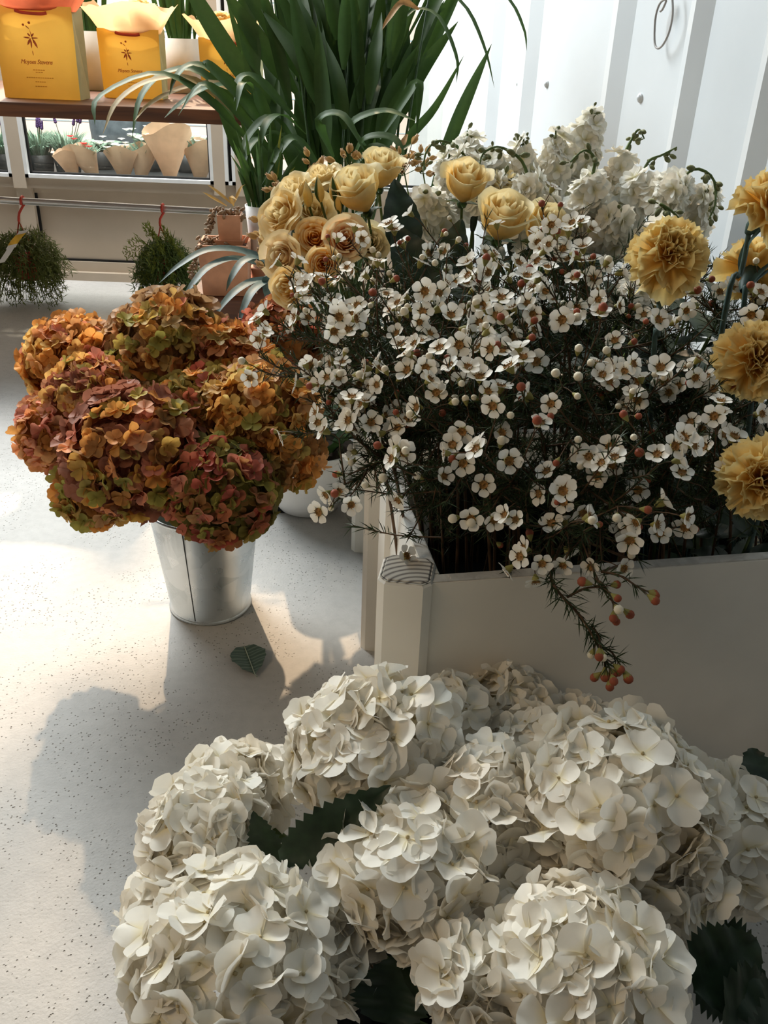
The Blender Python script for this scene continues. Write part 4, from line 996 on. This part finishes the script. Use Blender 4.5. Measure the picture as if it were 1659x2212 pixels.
tips = [ # px, py, depth, flowers, label or None
    (605, 700, 1.00, 9, 'waxflower spray reaching left over the dark red hydrangea head'), (562, 800, .97, 9, 'waxflower spray reaching left over the golden orange hydrangea'), (640, 935, .96, 8, 'lone waxflower sprig low over the orange hydrangeas by the white bowl'),
    (730, 1050, .93, 14, 'waxflower spray drooping left over the white bowl planter'), (790, 985, .93, 12, None), (720, 680, 1.03, 14, None), (690, 590, 1.10, 13, 'waxflower spray just below the cream spray roses'), (760, 575, 1.12, 14, None), (840, 570, 1.14, 14, None), (890, 610, 1.08, 14, None),
    (985, 520, 1.14, 12, 'budding waxflower sprig below the two yellow roses'), (1060, 560, 1.12, 12, None), (1180, 510, 1.08, 18, 'dense white waxflower cluster just left of the front carnation'), (1250, 560, 1.06, 18, 'waxflower spray touching the left side of the front carnation'), (1170, 650, 1.00, 16, None), (1235, 690, .97, 16, None), (1120, 730, .96, 14, None), (860, 720, .98, 14, None), (950, 680, 1.0, 13, None),
    (760, 780, .98, 14, None), (830, 850, .94, 14, None), (960, 880, .90, 13, None), (1070, 880, .87, 12, None), (1160, 800, .90, 15, None), (1000, 970, .88, 12, None), (880, 940, .90, 13, None), (740, 870, .96, 13, None),
    (1020, 1110, .85, 13, None), (1150, 1190, .82, 17, 'waxflower spray leaning over the near rim of the nearest crate'), (1270, 960, .86, 14, None), (1330, 1010, .85, 14, None), (1230, 1080, .84, 15, None), (1370, 860, .92, 12, None), (1310, 880, .92, 12, None), (1470, 850, .93, 10, None), (1530, 950, .93, 9, None),
    (1490, 1115, .87, 12, 'waxflower spray beside the lowest carnation above the crate rim'), (1545, 650, 1.02, 16, 'waxflower spray right below the back of the turned carnation'), (1625, 665, 1.02, 10, None), (1400, 700, 1.0, 11, None), (1600, 900, .98, 8, None), (1230, 1190, .82, 12, None),
    (900, 780, .94, 12, None), (1010, 790, .93, 12, None), (930, 1040, .87, 9, None), (1400, 1060, .88, 9, None), (1080, 640, 1.05, 12, None), (1330, 640, 1.06, 8, None), (660, 660, 1.05, 8, None)]
for i, (px, py, d, nf, lab) in enumerate(tips):
    if py < 600: py += 38
    tip = atd(px, py, d); fx = min(max((px - 830) / 900 * .5 + .05, .05), .48); fy = min(max((d - .78) * .75, .05), .22)
    base = in_crate(fx + rr.uniform(-.02, .02), fy, .06)
    neck = in_crate(fx * .9 + .02, fy, .34); mid = neck * .55 + tip * .45 + np.array([0, 0, .045])
    if lab is None:
        lab = 'white waxflower spray in the %s %s of the dense crate bunch' % ('upper' if py < 700 else 'middle' if py < 920 else 'lower', 'left' if px < 900 else 'centre' if px < 1220 else 'right')
    wax_spray(tip, base, mid, 700 + i, nf, lab, redness=.55 if px > 1150 or px < 680 else .35, need=420, twigs=6 if nf > 11 else 4, reach=.5 if px < 700 else .6)
# bushy needle greens without flowers, low in the crate
for i in range(16):
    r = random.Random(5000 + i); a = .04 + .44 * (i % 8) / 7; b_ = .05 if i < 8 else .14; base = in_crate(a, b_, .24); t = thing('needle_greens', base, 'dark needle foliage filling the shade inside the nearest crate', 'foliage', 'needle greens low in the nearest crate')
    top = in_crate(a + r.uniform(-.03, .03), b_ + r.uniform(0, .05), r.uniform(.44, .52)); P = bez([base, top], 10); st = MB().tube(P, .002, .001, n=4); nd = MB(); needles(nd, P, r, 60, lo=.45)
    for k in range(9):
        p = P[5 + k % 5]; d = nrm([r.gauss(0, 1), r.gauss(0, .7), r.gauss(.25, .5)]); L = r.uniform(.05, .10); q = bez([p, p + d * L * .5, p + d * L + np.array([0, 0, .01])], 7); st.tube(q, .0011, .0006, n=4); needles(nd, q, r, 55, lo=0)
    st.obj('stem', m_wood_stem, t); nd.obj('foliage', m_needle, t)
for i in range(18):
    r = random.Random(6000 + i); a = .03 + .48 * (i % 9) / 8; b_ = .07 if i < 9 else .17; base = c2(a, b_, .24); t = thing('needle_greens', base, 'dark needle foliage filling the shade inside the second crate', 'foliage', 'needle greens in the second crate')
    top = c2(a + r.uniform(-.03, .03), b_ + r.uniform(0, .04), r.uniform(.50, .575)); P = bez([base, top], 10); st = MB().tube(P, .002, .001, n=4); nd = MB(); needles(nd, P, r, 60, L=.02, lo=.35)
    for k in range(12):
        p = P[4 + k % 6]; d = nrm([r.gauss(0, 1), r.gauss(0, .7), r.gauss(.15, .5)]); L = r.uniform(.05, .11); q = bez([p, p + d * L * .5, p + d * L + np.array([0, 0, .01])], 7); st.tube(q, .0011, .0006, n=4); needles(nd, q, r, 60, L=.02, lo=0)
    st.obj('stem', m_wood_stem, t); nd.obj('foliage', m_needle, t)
# the long sprig hanging over the front of the crate
P = [in_crate(.16, .10, .06), in_crate(.165, .035, .385), atd(1190, 1245, .815), atd(1260, 1340, .795), atd(1315, 1440, .79)]
r = random.Random(77); t = thing('waxflower_spray', P[0], 'long needly waxflower sprig hanging down over the front of the crate', 'flower', 'waxflower sprays in the near crates')
Q = bez(P, 40); st = MB().tube(Q, .0022, .0009, n=5); nd = MB(); needles(nd, Q, r, 240, .018, .35); need_ends = []
for a, b in (((1225, 1290), (1300, 1268)), ((1285, 1250), (1325, 1300)), ((1300, 1235), (1380, 1270)), ((1270, 1355), (1295, 1378)), ((1300, 1400), (1335, 1428))):
    pa, pb = atd(*a, .805), atd(*b, .79); q = bez([pa, (pa + pb) / 2 + np.array([0, 0, .004]), pb], 6); st.tube(q, .0013, .0008, n=4); needles(nd, q, r, 34, .015, 0); need_ends.append((q[-1], nrm(q[-1] - q[-2])))
need_ends += [(Q[-1], nrm(Q[-1] - Q[-3])), (Q[-3], np.array([.7, -.3, -.5]))]
bd = []
for p, d in need_ends:
    for k in range(3):
        v = nrm(d + np.array([r.gauss(0, .6), r.gauss(0, .6), r.gauss(-.2, .5)])); e = p + v * .012; st.tube([p, (p + e) / 2, e], .0006, n=3, cap=False); bd.append((e, v))
st.tube([in_crate(.165, .035, .385), in_crate(.22, .0, .372), atd(1300, 1235, .805)], .0016, n=4)
st.obj('stem', m_wood_stem, t); nd.obj('foliage', m_needle, t)
for e, v in bd: inst('bud', BR if r.random() < .7 else BW, t, zframe(v), e + v * .006, r.uniform(.75, 1.0))

# fallen bits
p = atz(878, 1206, HC + .007); t = thing('fallen_waxflower', p, 'single fallen waxflower lying on the corner post of the nearest crate', 'flower'); f = inst('flower', WX[0], t, zframe((.5, -.4, .5)), p + np.array([0, 0, .003]), 1.0); sub('flower_center', WC, f)
# ------------------------------------------------------------------ dark foliage filling the crates
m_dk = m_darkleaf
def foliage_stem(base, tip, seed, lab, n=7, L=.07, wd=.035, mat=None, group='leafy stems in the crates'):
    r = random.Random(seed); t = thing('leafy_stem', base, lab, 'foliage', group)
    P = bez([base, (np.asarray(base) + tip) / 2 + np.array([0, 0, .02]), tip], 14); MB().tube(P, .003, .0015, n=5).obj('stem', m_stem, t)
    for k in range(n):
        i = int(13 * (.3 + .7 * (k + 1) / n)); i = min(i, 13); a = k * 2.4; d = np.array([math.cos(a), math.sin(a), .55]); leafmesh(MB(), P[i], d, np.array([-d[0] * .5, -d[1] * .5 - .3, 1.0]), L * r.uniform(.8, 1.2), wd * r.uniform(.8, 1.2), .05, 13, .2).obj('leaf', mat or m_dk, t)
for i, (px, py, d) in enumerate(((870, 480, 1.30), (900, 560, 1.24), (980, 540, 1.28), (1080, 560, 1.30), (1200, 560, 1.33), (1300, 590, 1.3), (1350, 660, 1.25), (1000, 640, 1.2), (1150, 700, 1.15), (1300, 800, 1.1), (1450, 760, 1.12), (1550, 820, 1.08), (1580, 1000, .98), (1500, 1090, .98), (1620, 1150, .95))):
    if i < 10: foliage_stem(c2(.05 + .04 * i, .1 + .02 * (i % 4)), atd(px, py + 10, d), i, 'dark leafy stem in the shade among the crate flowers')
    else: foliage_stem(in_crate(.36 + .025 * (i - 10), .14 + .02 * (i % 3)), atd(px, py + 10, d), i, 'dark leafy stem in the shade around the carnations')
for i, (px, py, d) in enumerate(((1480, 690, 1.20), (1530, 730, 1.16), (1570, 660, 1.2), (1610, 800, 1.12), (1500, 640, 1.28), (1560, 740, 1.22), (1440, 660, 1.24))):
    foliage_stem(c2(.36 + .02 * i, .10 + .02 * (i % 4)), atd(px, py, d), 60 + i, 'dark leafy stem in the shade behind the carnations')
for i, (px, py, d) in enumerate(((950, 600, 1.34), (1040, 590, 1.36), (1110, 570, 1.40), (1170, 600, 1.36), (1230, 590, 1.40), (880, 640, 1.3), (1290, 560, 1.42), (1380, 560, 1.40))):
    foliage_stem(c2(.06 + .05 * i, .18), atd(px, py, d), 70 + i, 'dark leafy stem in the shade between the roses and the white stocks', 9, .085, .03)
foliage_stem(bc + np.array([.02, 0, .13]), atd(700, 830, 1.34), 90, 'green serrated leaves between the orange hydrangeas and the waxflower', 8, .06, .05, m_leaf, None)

# ------------------------------------------------------------------ roses
def rose_mesh(name, R, H, n, seed, mats, open_=.25, fr=.05):
    r = random.Random(seed); mb = MB()
    for k in range(n):
        f = (k + .5) / n; ri = R * (.10 + .90 * f ** .8); span = 1.35 - .35 * f; h = H * (1.0 - .18 * f + r.uniform(-.03, .04)); a0 = k * 2.4 + r.uniform(-.5, .5); tw = r.uniform(3, 7); lip = open_ * R * f ** 1.5 * r.uniform(.7, 1.3); G = []
        for u in np.linspace(0, 1, 8):
            row = []
            for v in np.linspace(-1, 1, 9):
                rad = .12 * R + (ri - .12 * R) * math.sin(min(1, u * 1.45) * math.pi / 2) - .06 * R * max(0, u - .6) * (1 - f) + lip * max(0, (u - .72) / .28) ** 2 + .012 * R * k / n * v
                a = a0 + v * span * (.6 + .4 * math.sin(min(1, u * 1.3) * 1.57)); z = h * (u - .06 * v * v * u - (lip / H) * .7 * max(0, (u - .78) / .22) ** 2 * .8) + fr * H * math.sin(v * tw + k) * u * u
                row.append((rad * math.cos(a), rad * math.sin(a), z))
            G.append(row)
        mb.grid(np.array(G))
    return mb.mesh(name, mats)
RY = [rose_mesh('flower_head', .032, .062, 13, s, [m_rose_y], .30) for s in range(4)]
RC = [rose_mesh('flower_head', .026, .038, 20, 40 + s, [m_rose_c], .46, .10) for s in range(3)]
def rose(px, py, d, axis, base, label, meshes, sc, seed, group, col=None, leaves=2, name='rose'):
    r = random.Random(seed); c = atd(px, py, d); ax = nrm(axis); t = thing(name, base, label, 'flower', group)
    P = bez([base, (np.asarray(base) * .4 + c * .6) - ax * .05, c - ax * .008], 14); MB().tube(P, .0028, .0022, n=6).obj('stem', m_stem, t)
    h = inst('flower_head', r.choice(meshes), t, zframe(ax, r.uniform(0, 6)), c - ax * .004, sc, col)
    cal = MB()
    for j in range(5): G = roty(petal(.026 * sc, .009 * sc, 6, 4, cup=.1, power=1.2, curl=-.15), -.35); cal.grid(cal.xf(rotz(G, j * 1.2566).reshape(-1, 3), zframe(ax), c - ax * .006).reshape(6, 4, 3))
    cal.ball(c - ax * .008, .008 * sc); cal.obj('sepals', m_leaf, t)
    for k in range(leaves):
        p = P[8 + k]; a = r.uniform(0, 6.28); dd = np.array([math.cos(a), math.sin(a), .5]); leafmesh(MB(), p, dd, np.array([-dd[0] * .5, -dd[1] * .5, 1]), .055, .032, .05, 13, .2).obj('leaf', m_darkleaf, t)
gy = 'yellow roses in the second crate'
for i, (px, py, d, ax, sc, lab) in enumerate(((790, 450, 1.26, (-.35, -.35, .85), 1.05, 'opening pale yellow rose with a curled outer petal, left of the dark leaf'), (820, 400, 1.36, (.1, -.3, 1), .95, 'pale yellow rose behind the opening one, left of the dark leaf'),
        (1000, 430, 1.34, (.1, -.35, .9), 1.02, 'upright pale yellow rose below the drooping green stock tips'), (1075, 510, 1.24, (.12, -.42, .9), 1.12, 'yellow rose bud nearest the waxflower, in the centre'), (1155, 520, 1.32, (.3, -.5, .7), 1.05, 'yellow rose half hidden behind a waxflower cluster'), (1075, 440, 1.45, (.3, -.3, .9), .95, 'pale yellow rose behind the central bud, under the white stocks'))):
    rose(px, py, d, ax, c2(.04 + .05 * i, .10 + .02 * (i % 3)), lab, RY, sc, 50 + i, gy)
gc = 'cream and peach spray roses at the left'
CR, PE, OR_ = (.93, .76, .40), (.95, .58, .28), (.95, .52, .07)
for i, (px, py, d, ax, col, sc, lab) in enumerate(((650, 440, 1.32, (-.5, -.4, .7), CR, 1.15, 'pale cream spray rose at the upper left of its bunch'), (635, 480, 1.26, (-.6, -.6, .5), (.93, .70, .30), 1.2, 'creamy yellow spray rose at the left edge of its bunch'), (682, 520, 1.24, (.0, -.85, .4), OR_, .85, 'deep yellow-orange spray rose in the middle of its bunch'),
        (740, 525, 1.22, (.2, -.85, .45), PE, 1.0, 'peach spray rose below the opening yellow rose'), (625, 555, 1.22, (-.35, -.85, .2), (.92, .72, .46), .95, 'cream spray rose with a peach heart, low left'), (703, 570, 1.20, (-.1, -.9, .2), OR_, .75, 'small orange spray rose above the waxflower'), (640, 620, 1.18, (-.5, -.8, .1), (.93, .62, .16), .85, 'yellow-orange spray rose lowest in its bunch, by the blue-green leaves'),
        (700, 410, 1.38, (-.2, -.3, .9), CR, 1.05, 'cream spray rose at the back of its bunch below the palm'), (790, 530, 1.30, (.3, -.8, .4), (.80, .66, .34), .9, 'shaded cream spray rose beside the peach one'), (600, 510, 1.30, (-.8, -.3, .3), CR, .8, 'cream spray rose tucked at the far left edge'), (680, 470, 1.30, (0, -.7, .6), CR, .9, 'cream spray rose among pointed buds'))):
    rose(px, py, d, ax, c2(.05 + .01 * i, .12 + .01 * (i % 4)), lab, RC, sc, 150 + i, gc, col, 1, 'spray_rose')
# pointed rosebuds
RB = MB()
for k in range(5):
    G = []
    for u in np.linspace(0, 1, 7):
        G.append([(.0075 * math.sin(math.pi * min(1, u * .92 + .06)) ** .8 * (1 - .55 * u) * math.cos(a) * 1.25, .0075 * math.sin(math.pi * min(1, u * .92 + .06)) ** .8 * (1 - .55 * u) * math.sin(a) * 1.25, .036 * u) for a in np.linspace(k * 1.257, k * 1.257 + 1.4, 5)])
    RB.grid(np.array(G), 0 if k % 2 else 1)
RB = RB.mesh('bud', [m_leaf, m_rose_y])
for i, (px, py, d, lab) in enumerate(((665, 425, 1.24, 'pointed green and yellow rosebud, leftmost of the bud group'), (690, 415, 1.24, 'pointed green rosebud, second from the left in the bud group'), (722, 415, 1.24, 'pointed green rosebud, third from the left in the bud group'), (732, 440, 1.25, 'pointed green rosebud, rightmost and lowest of the group'))):
    c = atd(px, py, d); base = c2(.05 + .02 * i, .07); t = thing('rosebud', base, lab, 'flower', 'pointed rosebuds among the spray roses'); ax = nrm((-.12, -.25, 1))
    MB().tube(bez([base, base * .4 + c * .6, c - ax * .012], 10), .0018, n=5).obj('stem', m_stem, t); inst('bud', RB, t, zframe(ax, i), c - ax * .014, 1.0)
# big dark leaf between the roses
for i, (a, b, wd, lab) in enumerate((((880, 560, 1.22), (853, 382, 1.24), .062, 'large dark green leaf standing between the yellow roses'), ((930, 640, 1.2), (850, 480, 1.21), .07, 'dark drooping leaf below the large upright leaf'), ((960, 600, 1.22), (1000, 470, 1.24), .05, 'dark leaf between the large leaf and the central rosebud'))):
    a, b = atd(*a), atd(*b); base = c2(.14 + .03 * i, .10); t = thing('rose_leaf', base, lab, 'foliage'); MB().tube(bez([base, base * .5 + a * .5, a], 8), .0022, n=5).obj('stem', m_stem, t)
    leafmesh(MB(), a, b - a, (.15, -1, .25), np.linalg.norm(b - a), wd, .02, 19, .04).obj('leaf', m_darkleaf, t)

# ------------------------------------------------------------------ stems of small pointed buds
PB = MB()
for k in range(4): PB.grid(rotz(roty(petal(.017, .0095, 6, 4, cup=.32, power=.9, base=.2, curl=.10), -1.32), k * 1.57))
PB = PB.mesh('bud', [m_budp])
for i, (px, py, d, n, lab) in enumerate(((610, 420, 1.38, 16, 'stem of pale pointed buds left of the cream spray roses, topmost'), (590, 500, 1.30, 16, 'stem of pale pointed buds at the left edge, below the topmost'), (585, 560, 1.26, 12, 'stem of pale pointed buds lowest at the left edge'), (680, 375, 1.42, 10, 'stem of pale pointed buds in front of the palm, above the rosebuds'), (755, 360, 1.42, 12, 'stem of pale pointed buds in front of the palm, above the yellow rose'), (800, 362, 1.44, 10, 'stem of pale pointed buds right of the rose top under the palm'), (870, 355, 1.46, 14, 'stem of greenish buds above the dark leaf'), (910, 350, 1.46, 10, 'stem of greenish buds nearest the first white stock'))):
    r = random.Random(900 + i); c = atd(px, py, d); base = c2(.05 + .02 * i, .16); t = thing('budding_stem', base, lab, 'flower', 'stems of pointed buds around the roses')
    P = bez([base, base * .45 + c * .55 + np.array([0, 0, .01]), c], 12); st = MB().tube(P, .002, .0012, n=5)
    for k in range(n):
        v = nrm([r.gauss(0, .8), r.gauss(-.3, .7), r.gauss(.55, .5)]); e = c + v * r.uniform(.008, .026) + np.array([0, 0, r.uniform(-.022, .012)]); st.tube([c + np.array([0, 0, -.018]), e], .0007, n=3, cap=False); inst('bud', PB, t, zframe(v, r.uniform(0, 6)), e, r.uniform(.75, 1.15))
    st.obj('stem', m_stem, t)

# ------------------------------------------------------------------ white stocks
def stock_floret(seed):
    r = random.Random(seed); mb = MB()
    for k in range(11):
        ring = 0 if k < 5 else 1 if k < 9 else 2; L = (.0215, .0165, .010)[ring]; G = petal(L, L * 1.0, 6, 6, cup=.10, lift=(.12, .40, 1.0)[ring] + r.uniform(-.1, .1), curl=(-.15, -.05, .1)[ring], ruf=.10, ph=r.uniform(0, 6), fr=5, power=.5, base=.2)
        mb.grid(rotz(G, k * 2.4 + r.uniform(-.2, .2)))
    return mb.mesh('floret', [m_stock])
SF = [stock_floret(s) for s in range(5)]
GB = MB(); GB.ball((0, 0, .007), .0042, 0, 6, 7, sz=1.7); GB.tube([(0, 0, -.004), (0, 0, .002)], .0012, n=4); GB = GB.mesh('bud', [m_budg])
def stock(px, py, d, lean, n, lab, seed, length=.14, budtip=None, nb=8):
    r = random.Random(seed); top = atd(px, py, d); base = c3(min(max(.08 + (px - 900) / 700 * .38, .05), .48), .08 + .03 * (seed % 4)); t = thing('stock_stem', base, lab, 'flower', 'white stocks by the corrugated wall')
    low = top - nrm(lean) * length; P = bez([base, base * .4 + low * .6, low, top], 20)
    tipP = [P[-1]]
    st = MB().tube(P, .0038, .0026, n=6)
    if budtip is not None:
        Q = bez([top] + [atd(*q) for q in budtip], 14); st.tube(Q, .0030, .0012, n=6); bp = Q[4:]
    else:
        Q = np.array([top + nrm(lean) * .004 * k for k in range(6)]); st.tube(Q, .0024, .001, n=5); bp = Q
    st.obj('stem', m_stem, t)
    ax = nrm(top - low); n = int(n * 1.35) + 1
    for k in range(n):
        f = (k + .5) / n; p = low + (top - low) * f; a = k * 2.4 + seed; F = zframe(ax); v = nrm(F @ np.array([math.cos(a), math.sin(a), .35 + .5 * f]) + np.array([0, -.25, .05])); rad = (.030 - .014 * f) * r.uniform(.8, 1.15); sc = (1.5 - .45 * f) * r.uniform(.88, 1.12)
        inst('floret', r.choice(SF), t, zframe(v + .25 * np.array([r.gauss(0, 1), r.gauss(0, 1), r.gauss(0, 1)]), r.uniform(0, 6)), p + v * rad, sc)
    for k in range(nb):
        p = bp[int((k + .5) / nb * len(bp))]; v = nrm([r.gauss(0, 1), r.gauss(-.2, 1), r.gauss(.1 if budtip is None else -.5, .7)]); inst('bud', GB, t, zframe(v), p + v * .006, r.uniform(.7, 1.25) * (1.0 - .35 * k / nb))
    for k in range(3):
        p = P[7 + 2 * k]; a = r.uniform(0, 6.28); leafmesh(MB(), p, (math.cos(a) * .5, math.sin(a) * .5, .9), (-math.cos(a), -math.sin(a), .4), .075, .014, 0, 11, .1).obj('leaf', m_darkleaf, t)
for i, (q, lab) in enumerate(((((1275, 262, 1.44, (.05, -.1, 1), 15, ), dict(length=.17, nb=7)), 'tallest upright spike of white stock, in the centre by the wall'), (((1200, 305, 1.44, (-.1, -.1, 1), 11), dict(length=.12, nb=4)), 'white stock spike just left of the tallest one'), (((1130, 320, 1.44, (-.05, -.1, 1), 9), dict(length=.12, nb=10)), 'white stock spike with green tip buds, second left of the tallest'),
        (((1010, 310, 1.46, (-.1, 0, 1), 6), dict(length=.07, nb=4)), 'short white stock with a single open top bloom, at the left'), (((1145, 395, 1.36, (.1, -.3, .8), 8), dict(length=.09, budtip=[(1125, 345, 1.36), (1080, 318, 1.35), (1045, 330, 1.34), (1035, 360, 1.34)], nb=12)), 'white stock whose thick green tip arches left over the yellow rose'),
        (((1010, 345, 1.40, (-.2, -.2, .8), 6), dict(length=.08, budtip=[(985, 315, 1.40), (945, 305, 1.39), (920, 330, 1.38), (915, 370, 1.38)], nb=12)), 'white stock with a drooping green tip at the far left'), (((1345, 340, 1.46, (.15, -.1, 1), 10), dict(length=.13, budtip=[(1365, 300, 1.46), (1380, 280, 1.45), (1392, 300, 1.45)], nb=9)), 'white stock right of the tallest, with dark green tip buds'),
        (((1275, 400, 1.36, (0, -.5, .8), 13), dict(length=.11, budtip=[(1285, 345, 1.34), (1262, 325, 1.33), (1232, 350, 1.33)], nb=9)), 'full white stock in front of the tallest, green tip nodding left'), (((1380, 400, 1.40, (.2, -.3, .8), 9), dict(length=.10, budtip=[(1400, 350, 1.40), (1430, 335, 1.40), (1462, 318, 1.40)], nb=8)), 'white stock whose green tip points right to the wall'),
        (((1465, 400, 1.34, (.1, -.8, .4), 10), dict(length=.07, budtip=[(1500, 365, 1.34), (1540, 385, 1.34), (1545, 440, 1.33), (1530, 475, 1.33)], nb=14)), 'white stock with one big open bloom and green tip curling down right'), (((1530, 420, 1.38, (.2, -.4, .7), 8), dict(length=.09, nb=4)), 'shaded white stock farthest right, close to the wall'),
        (((1440, 490, 1.30, (-.1, -.6, .6), 7), dict(length=.08, budtip=[(1445, 460, 1.28), (1425, 440, 1.27), (1450, 455, 1.27), (1475, 480, 1.27)], nb=8)), 'white stock behind the front carnation with a green budding tip'), (((1185, 440, 1.36, (0, -.5, .7), 9), dict(length=.08, nb=2)), 'white stock blooms right of the central yellow rosebud'), (((1090, 400, 1.42, (-.1, -.4, .7), 8), dict(length=.08, nb=2)), 'white stock blooms behind the yellow roses'),
        (((1065, 345, 1.44, (-.1, -.2, 1), 8), dict(length=.10, nb=5)), 'white stock spike behind the arching green stock tip'), (((970, 350, 1.46, (-.1, -.2, 1), 7), dict(length=.09, nb=4)), 'white stock blooms left of the single open top bloom'), (((930, 430, 1.38, (-.1, -.5, .7), 7), dict(length=.08, nb=2)), 'pale stock blooms right of the large dark leaf'), (((1330, 470, 1.36, (0, -.6, .6), 9), dict(length=.09, nb=3)), 'shaded white stock blooms low in the centre'), (((1380, 620, 1.25, (.0, -.6, .6), 5), dict(length=.07, nb=2)), 'shaded stock blooms behind the front carnation'))):
    (a, kw) = q; stock(*a, lab, 200 + i, **kw)

# ------------------------------------------------------------------ carnations
def carn_mesh(seed, R=.043):
    r = random.Random(seed); mb = MB()
    for k in range(40):
        f = (k / 39.0) ** .8; L = R * (.62 + .38 * f) * r.uniform(.9, 1.08); tilt = 1.40 - 1.48 * f + r.uniform(-.12, .12)
        nu, nv = 8, 15; u = np.linspace(0, 1, nu)[:, None]; v = np.linspace(-1, 1, nv)[None, :]; ph = r.uniform(0, 6)
        wdt = L * (.16 + .84 * np.clip((u - .1) / .9, 0, 1) ** .8); zig = np.where(np.arange(nv) % 2 == 0, 1.0, .93)[None, :]
        x = u * L * (1 - .14 * v ** 2) * (1 - (1 - zig) * (u > .95)); y = v * wdt * .56; z = L * (.19 * np.sin(v * 4.2 + ph) + .09 * np.sin(v * 9 + 2 * ph)) * u ** 1.6 + L * .12 * u ** 2 * (1 if f < .6 else -.8)
        mb.grid(rotz(roty(np.stack([x, y + 0 * x, z + 0 * x], axis=2), -tilt), k * 2.4 + r.uniform(-.25, .25)) + np.array([0, 0, .002 * (45 - k) / 10]))
    return mb.mesh('flower_head', [m_carn])
CM = [carn_mesh(s) for s in range(4)]
CAL = MB().lathe([(.0035, -.030), (.0075, -.022), (.0085, -.008), (.0105, .002), (.008, .001)], 12).mesh('calyx', [m_blue])
def carnation(px, py, d, ax, lab, sc, base, seed, bend=None):
    r = random.Random(seed); c = atd(px, py, d); ax = nrm(ax); t = thing('carnation', base, lab, 'flower', 'yellow carnations at the right'); F = zframe(ax, r.uniform(0, 6))
    inst('flower_head', CM[seed % 4], t, F, c, sc); inst('calyx', CAL, t, F, c, sc * 1.05)
    n0 = c - ax * .028; mid = [atd(*q) for q in bend] if bend else [n0 * .6 + np.asarray(base) * .4 - ax * .03]
    P = bez([n0] + mid + [base], 18); MB().tube(P, .0027, .0031, n=6).obj('stem', m_blue, t)
    for k in (2, 3, 6):
        a = r.uniform(0, 6.28); q = P[k]; dv_ = np.array([math.cos(a) * .6, math.sin(a) * .4, .8]); blade(MB(), bez([q, q + dv_ * .02, q + dv_ * .045 + np.array([.006, 0, 0])], 7), .005).obj('leaf', m_blue, t)
carnation(1440, 560, .92, (-.05, -.72, .70), 'full yellow carnation facing forward, left of the other carnations', 1.06, in_crate(.36, .16), 0, [(1422, 720, .94), (1410, 800, .96)])
carnation(1655, 455, .90, (.25, -.45, .80), 'topmost yellow carnation cut by the right edge, against the wall', .98, in_crate(.40, .15), 1, [(1600, 590, .94), (1560, 710, .96)])
carnation(1625, 590, 1.0, (.45, .70, .45), 'yellow carnation turned away showing its back, below the topmost one', 1.0, in_crate(.47, .19), 2, [(1600, 720, 1.0)])
carnation(1625, 780, .90, (-.05, -.80, .52), 'ruffled yellow carnation, second lowest at the right edge', 1.0, in_crate(.44, .12), 3, [(1620, 900, .95)])
carnation(1640, 1035, .84, (-.15, -.85, .42), 'lowest yellow carnation at the right edge, above the crate', 1.02, in_crate(.43, .13), 4, [(1640, 1110, .93)])
carnation(1665, 720, 1.02, (.1, .2, .9), 'greenish yellow carnation half hidden between its neighbours at the right edge', .8, in_crate(.50, .2), 5)

for o in ORG:
    if '_o' in o: del o['_o']
